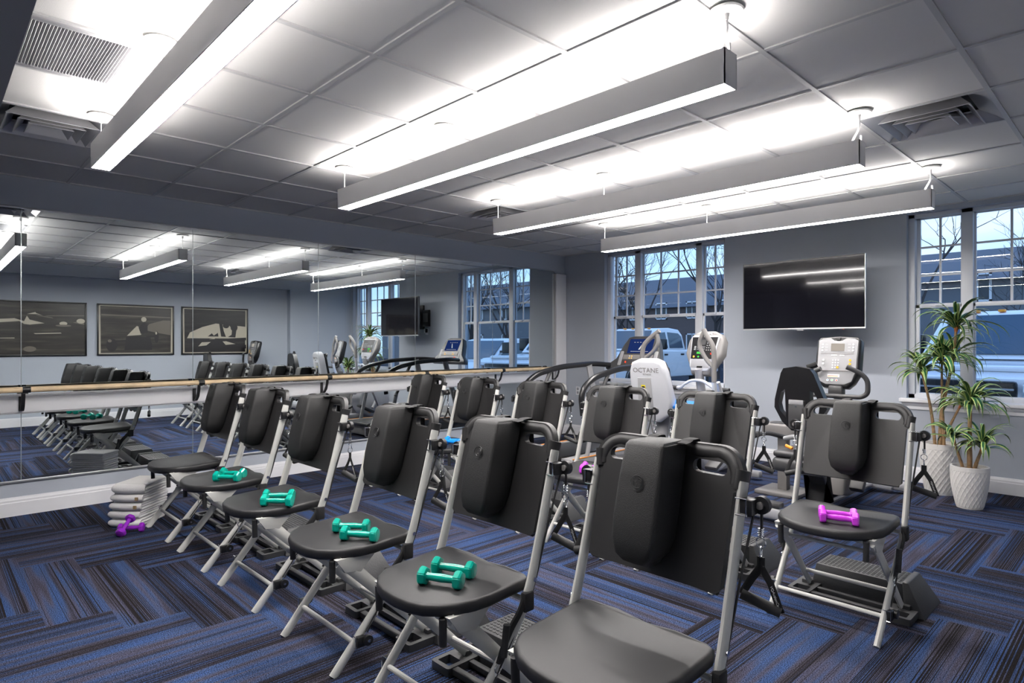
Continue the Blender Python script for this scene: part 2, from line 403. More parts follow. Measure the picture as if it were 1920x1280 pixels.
# ---------------------------------------------------------------- windows
def window(name, wx, units, upper_x=None):
    y = D+.10; z0, z1 = WZ; zr = 1.632; par = bpy.data.objects.new(name, None); COL.objects.link(par); par['kind'] = 'structure'; par.location = ((wx[0]+wx[1])/2, D, z0)
    off = Vector(par.location)
    def put(bb, nm, p=par):
        bb.X = Matrix.Identity(4); bb.bm.transform(Matrix.Translation(-off)); o = bb.go(nm, p); return o
    xs0, xs1 = wx[0]+.022, wx[1]-.022
    b = B('vinyl')
    b.box(wx[0], wx[0]+.05, y-.03, y+.06, z0, z1, .002); b.box(wx[1]-.05, wx[1], y-.03, y+.06, z0, z1, .002)
    b.box(wx[0], wx[1], y-.03, y+.06, z1-.035, z1, .002); b.box(wx[0], wx[1], y-.03, y+.06, z0, z0+.05, .002)
    b.box(wx[0], wx[1], y+.055, D+.22, z0, z0+.02)
    for a, c in units['mull']: b.box(a, c, y-.03, y+.06, z0, z1, .002)
    put(b, 'window_frame')
    panes = []
    for (gx0, gx1, nc) in units['glass']:
        b = B('vinyl')
        for up, (za, zb) in ((1, (zr+.02, z1-.045)), (0, (z0+.06, zr-.02))):
            ya = y+.025 if up else y-.005; ins = .0 if up else .022; s = .032
            ga, gb = gx0, gx1
            b.box(ga-s, ga, ya, ya+.025, za-.03, zb+.03, .002); b.box(gb, gb+s, ya, ya+.025, za-.03, zb+.03, .002)
            b.box(ga-s, gb+s, ya, ya+.025, zb, zb+.035, .002); b.box(ga-s, gb+s, ya-(.012 if not up else 0), ya+.025, za-.035, za, .002)
            if up:
                for c in range(1, nc): x = ga+(gb-ga)*c/nc; b.box(x-.009, x+.009, ya+.003, ya+.02, za, zb)
                for r in range(1, 3): z = za+(zb-za)*r/3; b.box(ga, gb, ya+.004, ya+.019, z-.009, z+.009)
            panes.append((ga, gb, ya+.012, za, zb))
        b.box((gx0+gx1)/2-.03, (gx0+gx1)/2+.03, y-.022, y+.01, zr-.006, zr+.016, .003)
        put(b, 'window_sash')
    for ga, gb, yy, za, zb in panes:
        put(B('pane').quad([(ga, yy, za), (gb, yy, za), (gb, yy, zb), (ga, yy, zb)]), 'window_pane')
    b = B('white'); b.box(wx[0]-.05, wx[1]+.05, D-.055, D+.09, z0-.022, z0+.012, .004)
    b.prism([(0, 0), (.012, 0), (.014, .03), (.03, .045), (.034, .062), (0, .062)], lambda u, v, w: (w, D-u, z0-.088+v), wx[0]-.03, wx[1]+.03)
    put(b, 'window_sill')
    return par
sc = lambda x: x
window('window_1', W1, dict(mull=[(1.155, 1.245), (2.035, 2.115)], glass=[(.828, 1.141, 2), (1.262, 2.01, 3), (2.135, 2.375, 2)]))
window('window_2', W2, dict(mull=[(4.66, 4.745), (5.52, 5.61)], glass=[(4.335, 4.645, 2), (4.76, 5.50, 3), (5.625, 5.93, 2)]))

# ---------------------------------------------------------------- ceiling fixtures
LY = [.715, 2.178, 3.655, 5.165]
lab = ['linear pendant light nearest the camera, largest and top left', 'second linear pendant light from the camera, above the front chairs', 'third linear pendant light from the camera, ending beside the ceiling vent', 'linear pendant light nearest the windows, furthest from the camera']
for k, y in enumerate(LY):
    x0, x1 = 1.866, 4.783; zb, zt = 2.236, 2.368
    t = thing('pendant_light', lab[k], 'light', ((x0+x1)/2, y, zb), group='linear pendant lights'); hl = (x1-x0)/2; hw = .046; hz = zt-zb
    b = B('lampbody')
    b.box(-hl, hl, -hw, -hw+.004, 0, hz); b.box(-hl, hl, hw-.004, hw, 0, hz); b.box(-hl, -hl+.004, -hw, hw, 0, hz); b.box(hl-.004, hl, -hw, hw, 0, hz)
    b.box(-hl+.003, hl-.003, -hw+.003, hw-.003, .045, .06); b.go('housing', t)
    B('lamp_dn').box(-hl+.004, hl-.004, -hw+.004, hw-.004, .002, .008).go('diffuser', t)
    B('lamp_up').box(-hl+.01, hl-.01, -hw+.006, hw-.006, hz-.012, hz-.006).go('uplight_diffuser', t)
    cable = []
    for q, cx in enumerate((-1.44, -.28, 1.44)):
        b = B('lampbody'); b.lathe([(.001, 0), (.058, 0), (.064, -.006), (.06, -.012), (.012, -.016), (.008, -.04), (.001, -.04)], (cx, 0, H-zb), 24); b.go('canopy', t)
        b = B('lampbody')
        if q != 2: b.cyl((cx, 0, hz-.01), (cx, 0, H-zb-.03), .0022, seg=6)
        if q == 2: b.tube(fillet([(cx+.0, .0, H-zb-.02), (cx+.006, .0, hz+.075), (cx-.03, 0, hz+.015), (cx-.034, 0, hz-.008)], .05), .0055, seg=8)
        if q == 2: b.cyl((cx+.012, 0, hz-.01), (cx+.012, 0, hz+.03), .006, seg=8)
        b.go('suspension_cable', t)
vlab = {(2, 5): 'square ceiling air diffuser beside the nearest pendant light, top left', (2, 11): 'square ceiling air diffuser beside the far end of the third pendant light', (8, 11): 'square ceiling air diffuser at upper right near the windows'}
for (i, j) in vents:
    x = TX0+(i+.5)*TP; y = TY0+(j+.5)*TP
    t = thing('ceiling_diffuser', vlab[(i, j)], 'vent', (x, y, H-.03), group='square louvred air diffusers'); hw = TP/2-.012
    b = B('silver')
    def ring4(a0, z0, a1, z1, th=.003):
        for q in range(4):
            m = R(90*q, 'Z'); pts = [(-a0, -a0, z0), (a0, -a0, z0), (a1, -a1, z1), (-a1, -a1, z1)]
            lo = [m @ Vector(p) for p in pts]; hi = [m @ (Vector(p)+Vector((0, -th if a1 < a0 else th, th))) for p in pts]
            b.hexa(lo, hi)
    ring4(hw, .030, hw-.10, .085)
    ring4(hw-.075, .005, hw-.125, .065); ring4(hw-.13, .002, hw-.175, .055); ring4(hw-.18, .0, hw-.215, .045)
    for q in range(4): b.box(-.012, .012, .03, hw-.10, .045, .06, M=R(45+90*q, 'Z'))
    b.go('louvre', t)
    b = B('black'); b.lathe([(.13, .07), (.14, .07), (.14, .2), (.001, .2)], (0, 0, 0), 24); b.box(-hw, hw, -hw, hw, .10, .11); b.go('duct_neck', t)
i, j = grille; x = TX0+(i+.5)*TP; y = TY0+(j+.5)*TP
t = thing('return_air_grille', 'square slatted return air grille in the ceiling at top left', 'vent', (x, y, H-.006)); hw = TP/2-.013
b = B('silver')
for a, c, e, f in ((-hw, hw, -hw, -hw+.03), (-hw, hw, hw-.03, hw), (-hw, -hw+.03, -hw, hw), (hw-.03, hw, -hw, hw)): b.box(a, c, e, f, 0, .012, .002)
b.go('grille_frame', t)
b = B('silver'); n = 44
for k in range(n):
    yy = -hw+.034+(2*hw-.068)*k/(n-1); b.box(-hw+.03, hw-.03, -.0012, .0012, 0, .011, M=T(0, yy, .002) @ R(35, 'X'))
b.go('slats', t)
B('black').box(-hw, hw, -hw, hw, .03, .035).go('duct_backing', t)

# ---------------------------------------------------------------- pictures on the right wall
def picture(y0, y1, z0, z1, lbl, kind):
    t = thing('framed_print', lbl, 'picture', (NX, (y0+y1)/2, z0), group='framed racing prints on the right wall')
    w = (y1-y0)/2; h = z1-z0; b = B('picframe')
    for a, c, e, f in ((-w, w, 0, .022), (-w, w, h-.022, h), (-w, -w+.022, 0, h), (w-.022, w, 0, h)): b.box(-.03, -.001, a, c, e, f, .002)
    b.go('picture_frame', t)
    bg = {'blur': 'pr_a', 'kart': 'pr_b', 'car': 'pr_c'}[kind]; b = B(bg); b.box(-.014, -.006, -w+.02, w-.02, .02, h-.02)
    W = 2*w; S = [0.]
    def poly(pts, m, d=.0):   # pts in picture units, 0..1 along +y and up
        S[0] += .00012
        b.prism([(-w+p[0]*W, p[1]*h) for p in pts], lambda u, v, q: (-.0142-S[0]-q, u, v), 0, .0002, m=m)
    def ell(cx, cy, rx, ry, m, a0=0, a1=360): poly([(cx+rx*math.cos(math.radians(a0+(a1-a0)*k/18)), cy+ry*math.sin(math.radians(a0+(a1-a0)*k/18))) for k in range(18 if a1-a0 >= 360 else 19)], m)
    def border():
        for q in ([(.02, .03), (.045, .03), (.04, .96), (.02, .96)], [(.955, .05), (.985, .05), (.98, .97), (.96, .97)], [(.02, .03), (.98, .03), (.98, .045), (.02, .045)], [(.03, .955), (.97, .95), (.97, .965), (.03, .97)]): poly(q, 'cream')
    if kind == 'blur':
        poly([(.02, .60), (.25, .63), (.30, .58), (.36, .57), (.52, .60), (.36, .66), (.33, .73), (.30, .63), (.2, .68), (.02, .66)], 'cream')
        poly([(.33, .76), (.42, .80), (.43, .78), (.5, .74), (.44, .76)], 'cream'); poly([(.42, .75), (.6, .71), (.62, .69), (.45, .73)], 'mid')
        ell(.73, .60, .045, .035, 'cream'); ell(.73, .56, .09, .02, 'mid'); poly([(.84, .62), (.97, .68), (.97, .58), (.9, .6)], 'mid'); ell(.93, .65, .05, .045, 'cream')
        poly([(.40, .415), (.70, .43), (.71, .415), (.42, .40)], 'cream'); ell(.36, .13, .07, .05, 'mid'); poly([(.05, .33), (.2, .335), (.2, .32), (.05, .32)], 'cream')
        poly([(.52, .74), (.97, .76), (.97, .745), (.55, .73)], 'mid')
    elif kind == 'kart':
        border(); poly([(.05, .80), (.95, .77), (.95, .75), (.05, .77)], 'mid')
        poly([(.60, .50), (.66, .62), (.85, .70), (.95, .70), (.95, .40), (.75, .45)], 'mid')
        poly([(.37, .38), (.46, .52), (.50, .58), (.60, .50), (.55, .40)], 'cream')
        ell(.59, .71, .035, .05, 'cream'); poly([(.52, .55), (.60, .67), (.64, .6), (.64, .45), (.55, .42)], 'ink')
        poly([(.34, .10), (.36, .36), (.52, .37), (.68, .35), (.70, .10)], 'ink'); ell(.18, .20, .07, .13, 'ink'); ell(.76, .36, .03, .12, 'ink'); ell(.65, .19, .05, .10, 'ink')
        poly([(.15, .28), (.38, .30), (.38, .27), (.15, .25)], 'ink'); poly([(.62, .38), (.76, .40), (.76, .36), (.62, .35)], 'ink'); ell(.155, .28, .025, .03, 'mid'); ell(.755, .44, .012, .03, 'cream')
    else:
        border(); poly([(.08, .34), (.12, .46), (.3, .58), (.5, .66), (.97, .60), (.97, .36), (.7, .34)], 'cream')
        poly([(.55, .66), (.58, .38), (.80, .36), (.83, .66)], 'ink'); poly([(.60, .64), (.68, .66), (.75, .55), (.74, .42), (.66, .35), (.62, .5)], 'cream'); ell(.655, .62, .05, .06, 'ink'); ell(.78, .58, .055, .085, 'ink')
        poly([(.2, .16), (.3, .30), (.45, .33), (.6, .31), (.8, .24), (.97, .20), (.97, .12), (.2, .10)], 'ink'); poly([(.24, .17), (.32, .3), (.5, .35), (.36, .19)], 'cream'); poly([(.58, .31), (.8, .22), (.65, .2)], 'cream')
        poly([(.38, .38), (.44, .45), (.47, .40), (.53, .46), (.54, .38)], 'ink'); poly([(.08, .30), (.97, .36), (.97, .30), (.08, .24)], 'ink')
    b.go('print', t)
picture(.81, 1.963, 1.085, 1.945, 'black framed blurred race print, left of three seen in the mirror', 'blur')
picture(2.104, 3.257, 1.085, 1.945, 'black framed print of a helmeted driver seen in the mirror, middle of three', 'kart')
picture(3.377, 4.548, 1.085, 1.945, 'black framed print of a pale rounded race car seen in the mirror', 'car')

# ---------------------------------------------------------------- television
t = thing('television', 'large wall television on a swivel arm between the two windows', 'television', (3.48, 6.16, 1.42)); t.rotation_euler = (0, 0, math.radians(-1))
b = B('dkgrey'); b.box(-.575, .575, 0, .035, 0, .672, .004); b.box(-.3, .3, .03, .07, .15, .5, .006); b.go('housing', t)
B('tvscreen').box(-.569, .569, -.002, .001, .014, .666).go('screen', t)
b = B('alu'); b.box(-.577, .577, -.004, .006, -.004, .010, .001); b.box(.573, .577, -.003, .02, 0, .675); b.box(-.577, -.574, -.003, .02, 0, .675, m='dkgrey'); b.box(-.577, .577, -.003, .02, .672, .675, m='greyp'); b.box(-.03, .03, .0, .02, -.014, -.003); b.go('bezel', t)
b = B('black'); b.box(-.22, .22, .07, .085, .16, .48, .004); b.tube([(0, .085, .32), (.26, .27, .32), (.05, .46, .32)], .022, seg=8); b.box(-.08, .12, .46, .505, .12, .56, .005); b.box(-.03, .03, .40, .47, .2, .44, .004); b.go('swivel_mount', t)
B('led_r').box(.39, .396, -.005, .0, -.009, -.005).go('standby_light', t)
b = B('black'); b.box(-.09, .09, -.045, -.001, 0, .30, .004); b.box(-.07, .07, -.05, -.044, .08, .24, m='greyp'); t2 = b.go('wall_media_box'); t2.location = (3.33, D, 1.59); tag(t2, 'black wall box with cables behind the television, seen in the mirror', 'box')
b = B('white'); b.box(-.04, .04, -.008, -.0005, -.06, .06, .002); b.box(-.03, -.0, -.045, -.008, -.02, .05, .004, m='black'); b.box(.0, .035, -.05, -.008, -.03, .05, .004); t2 = b.go('power_outlet'); t2.location = (3.34, D, 1.50); tag(t2, 'white outlet with plugged adapters below the box behind the television', 'outlet')
for n, (x, z) in enumerate(((.42, .36), (3.6, .38), (.25, .62))):
    b = B('white'); b.box(-.036, .036, -.006, -.0005, -.058, .058, .002); b.box(-.017, .017, -.008, -.005, .008, .042, .002, m='lgrey'); b.box(-.017, .017, -.008, -.005, -.042, -.008, .002, m='lgrey')
    o = b.go('wall_outlet'); o.location = (x, D, z)
    tag(o, ['white wall outlet low on the back wall behind the treadmill', 'white wall outlet low on the back wall under the television', 'white wall plate on the back wall left of the treadmill handrail'][n], 'outlet')

# ---------------------------------------------------------------- resistance chair
def upright_pts(s):
    f = .228*s; g = .246*s
    return fillet([(f, 0, 0), (f+.008*s, .245, .285), (f+.019*s, .332, .43), (g, .394, .63), (g, .468, .905)], .10, 6)
def make_chair():
    t = thing('exercise_chair', '', 'chair')
    # seat
    out = [(0, -.045), (.07, -.040), (.13, -.022), (.18, .012), (.212, .06), (.227, .12), (.231, .18), (.2315, .33), (.223, .354), (.20, .366), (.10, .377)]
    poly = out+[(0, .381)]+[(-x, y) for x, y in out[:0:-1]]
    def fs(u, v, w):
        dip = -.010*max(0, 1-(u/.2)**2)*max(0, 1-((v-.2)/.22)**2)*(1 if w > .024 else 0)
        return (u, v, .432+w+dip-.12*max(0, .02-v)+.020*max(0, (v-.20)/.18)**1.5*min(1, abs(u)/.1+.3)*.8)
    b = B('seatvinyl'); b.prism(poly, fs, 0, .042, .014); seat = b.go('seat', t, .9)
    b = B('frame'); b.box(-.16, .16, .03, .05, .418, .438); b.box(-.17, -.14, .02, .36, .418, .438, .003); b.box(.14, .17, .02, .36, .418, .438, .003); b.tube([(-.245, .322, .420), (.245, .322, .420)], .009, seg=8); b.go('seat_frame', t)
    # back panel
    z0, z1, zt = .615, .885, 1.0; hw = .232
    def fb(u, v, w):   # v is height; panel follows the lean of the uprights
        return (u, .392+(v-.63)*.27-.012+w+.02*(1-(u/.25)**2), v)
    pl = [(-.222, z0+.012), (-.21, z0), (.21, z0), (.222, z0+.012), (.226, z1-.01), (.250, z1), (.252, z1+.035)]+arc(.172, .912, .08, 8, 90, 8)+arc(-.172, .912, .08, 90, 172, 8)+[(-.252, z1+.035), (-.250, z1), (-.226, z1-.01)]
    slot = rrect(.088, .200, .912, .948, .0175, 5)
    b = B('plastic'); b.prism(pl, fb, 0, .022, 0, holes=[slot, [(-x, y) for x, y in slot]])
    rim = [Vector(fb(x, z, .011)) for x, z in ([(.230, z1+.008), (.232, z1+.030)]+arc(.166, .908, .064, 8, 90, 8)+arc(-.166, .908, .064, 90, 172, 8)+[(-.232, z1+.030), (-.230, z1+.008)])]
    b.tube(rim, .0225, .0150, 12, up=(1, 0, 0)); bot = [Vector(fb(x, z0+.004, .011)) for x in (-.21, 0, .21)]; b.tube(bot, .0115, seg=8)
    for s in (-1, 1): b.tube([fb(.235*s, z1-.002, .016), fb(.241*s, z1+.05, .014)], .020, .024, 12)
    b.go('backrest', t, .7)
    # lumbar pad
    b = B('foam'); yb = .44
    zs = [(.996, .0, .060, -.130), (.985, .006, .066, -.137), (.90, .0, .070, -.138), (.79, -.01, .072, -.135), (.725, -.02, .071, -.128), (.683, -.03, .058, -.119), (.664, -.03, .040, -.105), (.645, -.0, .030, -.06)]
    # rings of a rounded rectangle lofted downwards
    tm = bmesh.new(); rings = []
    for (z, yo, w_, yfr) in zs:
        yc = .392+(z-.63)*.27; y_b = yc-.012+.012; y_f = yc+yfr+.004; r = min(.013, w_*.4)
        rings.append([tm.verts.new((p[0], p[1], z)) for p in rrect(-w_, w_, y_f, y_b, r, 3)])
    for A, C in zip(rings, rings[1:]):
        n = len(A)
        for q in range(n): tm.faces.new((A[q], A[(q+1) % n], C[(q+1) % n], C[q]))
    tm.faces.new(rings[0]); tm.faces.new(rings[-1][::-1]); bmesh.ops.recalc_face_normals(tm, faces=tm.faces[:])
    bmesh.ops.bevel(tm, geom=[e for e in tm.edges if len(e.link_faces) == 2 and e.calc_face_angle(0) > 1.0], offset=.008, segments=2, affect='EDGES')
    b.merge(tm); pad = b.go('lumbar_pad', t, .8)
    b = B('black'); z = .885; yf = .392+(z-.63)*.27-.1345-.0005; ax = (0, -1, .27)
    yf -= .0022; b.ring((0, yf, z), ax, .021, .0011, 22, a0=20, a1=330, sec=5); b.ring((.003, yf, z-.001), ax, .014, .0010, 20, a0=-60, a1=250, sec=5); b.ring((.006, yf, z), ax, .0075, .0009, 16, a0=60, a1=380, sec=5); b.go('pad_emblem', pad)
    for x in (-.045, .072):
        yc = .392+(.99-.63)*.27; b = B('web')
        b.band(fillet([(x, yc-.05, .992), (x, yc-.022, .994), (x, yc-.010, 1.0), (x, yc+.028, 1.0), (x, yc+.034, .975), (x, yc+.036, .90)], .008, 3), .034, .004, (1, 0, 0)); b.go('pad_strap', pad)
    # uprights: front leg and back post in one bent tube
    for s in (-1, 1):
        b = B('frame'); P = upright_pts(s); b.tube(P, .0125, .019, 14, up=(1, 0, 0))
        b.cyl((.247*s+.010*s, .350, .485), (.247*s+.016*s, .350, .485), .008, seg=10, m='chrome'); b.cyl((.243*s+.012*s, .405, .66), (.243*s+.0145*s, .405, .66), .006, seg=8, m='black')
        b.go('leg', t)
        b = B('frame'); b.tube([(.203*s, .035, .425), (.203*s, .10, .385), (.208*s, .455, .028)], [.011]*3, [.020, .028, .017], 10, up=(1, 0, 0))
        b.prism([(.02, .438), (.20, .438), (.13, .37), (.06, .38)], lambda u, v, w: (s*w, u, v), .190, .214, .003)
        b.cyl((.20*s, .242, .245), (.232*s, .242, .262), .006, seg=8, m='black'); b.go('leg', t)
    for (y, z, w, r) in ((.088, .105, .228, .0095), (.145, .352, .205, .009), (.365, .125, .205, .010)):
        B('frame').cyl((-w, y, z), (w, y, z), r, seg=10).go('stretcher', t)
    # base with step
    b = B('base')
    for s in (-1, 1):
        o = rrect(.165, .275, .315, .53, .012, 2); hs = [rrect(.185, .255, .335, .395, .004, 1), rrect(.185, .255, .47, .515, .004, 1)]
        if s < 0: o = [(-x, y) for x, y in o]; hs = [[(-x, y) for x, y in h] for h in hs]
        b.prism(o, lambda u, v, w: (u, v, w), .001, .032, 0, holes=hs); b.box(min(.195*s, .245*s), max(.195*s, .245*s), .43, .465, .02, .05, .004)
    b.box(-.17, .17, .335, .365, .004, .028, .003); b.box(-.17, .17, .42, .445, .004, .028, .003)
    b.go('base_frame', t)
    b = B('base'); b.hexa([(-.215, .47, .001), (.245, .47, .001), (.245, .735, .001), (-.215, .735, .001)], [(-.195, .49, .13), (.215, .49, .13), (.215, .69, .13), (-.195, .69, .13)], .006)
    b.hexa([(.22, .44, .001), (.305, .44, .001), (.305, .745, .001), (.22, .745, .001)], [(.20, .485, .140), (.225, .485, .140), (.225, .69, .140), (.20, .69, .140)], .005)
    for i in range(20):
        for j in range(9): b.box(-.18+i*.02, -.18+i*.02+.011, .505+j*.02, .505+j*.02+.006, .1295, .1325)
    b.go('step', t)
    # pulleys, cords and handles
    for s in (-1, 1):
        g = .243*s; z = .847; y = .392+(z-.63)*.27
        b = B('blackmetal'); b.box(min(g+.010*s, g+.045*s), max(g+.010*s, g+.045*s), y-.022, y+.02, z-.021, z+.021, .004)
        b.tube([(g, y-.024, z+.022), (g+.03*s, y-.024, z+.022), (g+.03*s, y-.024, z-.022), (g, y-.024, z-.022)], .0025, seg=6, m='chrome')
        b.cyl((g+.052*s, y+.012, z+.004), (g+.052*s, y+.028, z+.004), .024, seg=20); b.cyl((g+.052*s, y+.004, z+.004), (g+.052*s, y+.036, z+.004), .010, seg=12, m='greyp'); b.go('pulley', t)
        q = g+.05*s; yy = y+.02
        b = B('chrome'); b.tube([(q, yy, z-.058), (q, yy, z-.078)], .0065, seg=8); b.ring((q, yy, z-.096), (0, 1, 0), .013, .0018, 14)
        for k in range(4): b.ring((q, yy, z-.059-k*.006), (0, 0, 1), .0068, .0014, 10)
        b.ring((q, yy, z-.122), (1, .3, 0), .015, .002, 16); b.go('carabiner', t)
        h = B('web'); top = (q, yy, z-.134)
        e0 = (q-.048, yy-.012, z-.254+.012*s); e1 = (q+.048, yy+.012, z-.254-.018*s)
        h.band([top, (q, yy, z-.168)], .022, .007, (1, 0, 0))
        for e in (e0, e1): h.band([(q, yy, z-.16), (q+(e[0]-q)*.55, yy, z-.20), e], .020, .004, (1, 0, 0))
        hd = h.go('handle', t)
        hh = B('rubber'); hh.cyl(e0, e1, .0145, seg=14); hh.go('grip', hd)
        if s > 0:
            tx = B('logo'); add_text(tx, 'VQActionCare', .0105, frameM((q+.037, yy+.003, z-.234), (.022, .012, -.072), (1, 0, .3)), depth=.0005); tx.go('strap_lettering', hd)
        # elastic cord: pulley, down the back of the post, to the foot pulley
        zf = .115; yf = zf*.245/.285; ff = (.228+.0)*s
        b = B('rubber'); b.tube([(g+.052*s, yy, z-.015), (g+.052*s, yy, z-.058)], .0042, seg=6)
        b.tube(fillet([(g+.034*s, y+.012, z-.02), (g+.022*s, y-.04, .66), (g+.01*s, .37, .50), (g+.010*s, .345, .44)], .05, 3), .0038, seg=6)
        b.tube([(g+.006*s, .31, .38), (ff+.02*s, yf+.03, zf+.025)], .0028, seg=6); b.tube([(g-.012*s, .30, .36), (ff+.008*s, yf+.045, zf+.015)], .0028, seg=6)
        b.go('resistance_cord', t)
        b = B('blackmetal'); b.box(min(ff+.010*s, ff+.035*s), max(ff+.010*s, ff+.035*s), yf-.012, yf+.022, zf-.022, zf+.018, .004); b.cyl((ff+.030*s, yf+.03, zf+.0), (ff+.046*s, yf+.03, zf+.0), .020, seg=16); b.cyl((ff+.02*s, yf+.03, zf+.0), (ff+.05*s, yf+.03, zf+.0), .006, seg=8, m='chrome')
        b.tube([(ff, yf-.018, zf+.02), (ff+.03*s, yf-.018, zf+.02), (ff+.03*s, yf-.018, zf-.024), (ff, yf-.018, zf-.024)], .0022, seg=6, m='chrome'); b.go('pulley', t)
        # webbing bundle and spare grip at the seat joint
        b = B('web'); b.band(fillet([(g, .322, .44), (g+.014*s, .29, .40), (g+.012*s, .24, .35), (g+.004*s, .215, .29), (g+.002*s, .20, .25)], .03, 3), .012, .030, (1, 0, 0)); b.box(min(g-.002*s, g+.022*s), max(g-.002*s, g+.022*s), .30, .345, .385, .45, .006)
        b.go('storage_strap', t)
        B('rubber').cyl((g-.06*s, .02, .430), (g-.062*s, .022, .345), .0125, seg=12).go('spare_grip', t); B('rubber').cyl((g+.012*s, .225, .37), (g+.010*s, .212, .27), .012, seg=12).go('spare_grip', t)
        b = B('chrome'); b.ring((g+.002*s, .195, .235), (1, 0, 0), .014, .002, 14); b.tube([(g+.002*s, .19, .222), (g+.002*s, .18, .19)], .006, seg=8); b.go('ring', t)
    return t
chair = make_chair()
AX = [4.858, 4.170, 3.465, 2.680, 1.955, 1.240]; BX = [4.833, 4.073, 3.374, 2.663, 1.936, 1.232]
LAB = [['front row, nearest the camera, bare seat', 'front row, second from the camera, teal dumbbells on the seat', 'front row, third from the camera, teal dumbbells on the seat', 'front row, fourth from the camera, teal dumbbells on the seat', 'front row, fifth from the camera, teal dumbbells on the seat', 'front row, sixth from the camera, beside the towels'],
       ['back row, at far right, magenta dumbbells on the seat', 'back row, before the grey looped grip console', 'back row, third from the right, magenta dumbbells on the seat', 'back row, fourth from the right, near the treadmill handrail', 'back row, fifth from the right, blue dumbbells on the seat', 'back row, nearest the mirror, in front of the barre']]
first = True
for row, (xs, y0, ext, rn) in enumerate(((AX, 1.146, 0, 0), (BX, 2.911, 0, 0))):
    for k, x in enumerate(xs):
        c = chair if first else copy_tree(chair); first = False
        c.location = (x, y0, 0); c.rotation_euler = (0, 0, math.radians([0, .5, -.6, .4, -.3, .5][k] if row == 0 else [0, -.5, .8, -.4, .5, 0][k]))
        c['label'] = 'black exercise chair, '+LAB[row][k]; c['group'] = 'exercise chairs in two rows'

# ---------------------------------------------------------------- dumbbells
def make_dumbbell(m, name='dumbbell'):
    t = thing(name, '', 'dumbbell')
    L = .062
    for s in (-1, 1):
        b = B(m)
        tm = bmesh.new(); hexr = [(0, .024), (.002, .030), (.010, .0335), (.022, .0335), (.028, .028), (.030, .018)]
        rings = []
        for d, r in hexr: rings.append([tm.verts.new((s*(L-.012+d), r*math.cos(PI/6+PI/3*q), r*math.sin(PI/6+PI/3*q))) for q in range(6)])
        for A, C in zip(rings, rings[1:]):
            for q in range(6): tm.faces.new((A[q], A[(q+1) % 6], C[(q+1) % 6], C[q]))
        tm.faces.new(rings[0]); tm.faces.new(rings[-1]); bmesh.ops.recalc_face_normals(tm, faces=tm.faces[:])
        bmesh.ops.bevel(tm, geom=[e for e in tm.edges if abs(e.verts[0].co.x-e.verts[1].co.x) > 1e-4], offset=.003, segments=2, affect='EDGES')
        b.merge(tm); b.go('head', t, .38)
    b = B(m); b.tube([(x, 0, 0) for x in (-.055, -.045, -.03, 0, .03, .045, .055)], [.016, .0125, .0130, .0145, .0130, .0125, .016], seg=14); b.go('grip', t, .9)
    return t
proto = {}
def dumbbell(m, x, y, z, ang, lbl, grp, tilt=0.):
    if m not in proto: proto[m] = d = make_dumbbell(m)
    else: d = copy_tree(proto[m])
    d.location = (x, y, z); d.rotation_euler = (0, -tilt, math.radians(ang)); d['label'] = lbl; d['group'] = grp
zt = .499
gT, gM, gB, gV = 'teal dumbbells on the front row seats', 'magenta dumbbells on the back row seats', 'blue dumbbells on a back row seat', 'violet dumbbells by the towels'
who = ['second', 'third', 'fourth', 'fifth']
for k, (fx, fy, fa, bx_, by, ba) in enumerate(((4.229, 1.254, 27, 4.185, 1.343, 25), (3.618, 1.302, 36, 3.494, 1.335, 42), (2.853, 1.282, 42, 2.752, 1.335, 48), (2.105, 1.300, 40, 2.02, 1.365, 36))):
    w = who[k]+' front row chair from the camera'
    dumbbell('teal', fx, fy, zt, fa, 'teal dumbbell nearer the camera on the '+w, gT)
    dumbbell('teal', bx_, by, zt, ba, 'teal dumbbell nearer the backrest on the '+w, gT)
dumbbell('purple', 4.893, 2.975, zt, 18, 'magenta dumbbell nearer the camera on the back row chair at far right', gM)
dumbbell('purple', 4.862, 3.047, zt, 20, 'magenta dumbbell behind the other on the back row chair at far right', gM)
dumbbell('purple', 3.464, 3.00, zt, 20, 'magenta dumbbell nearer the camera on the third back row chair', gM)
dumbbell('purple', 3.421, 3.075, zt, 14, 'magenta dumbbell behind the other on the third back row chair', gM)
dumbbell('blue', 2.0, 3.06, zt, 12, 'bright blue dumbbell nearer the camera on the fifth back row chair', gB)
dumbbell('blue', 1.95, 3.13, zt, 30, 'bright blue dumbbell behind the other on the fifth back row chair', gB)
dumbbell('violet', 1.065, 1.034, .032, 58, 'violet dumbbell lying on the carpet under the other at the towel stack', gV)
dumbbell('violet', 1.095, .995, .062, 140, 'violet dumbbell propped across the other in front of the towel stack', gV, .5)

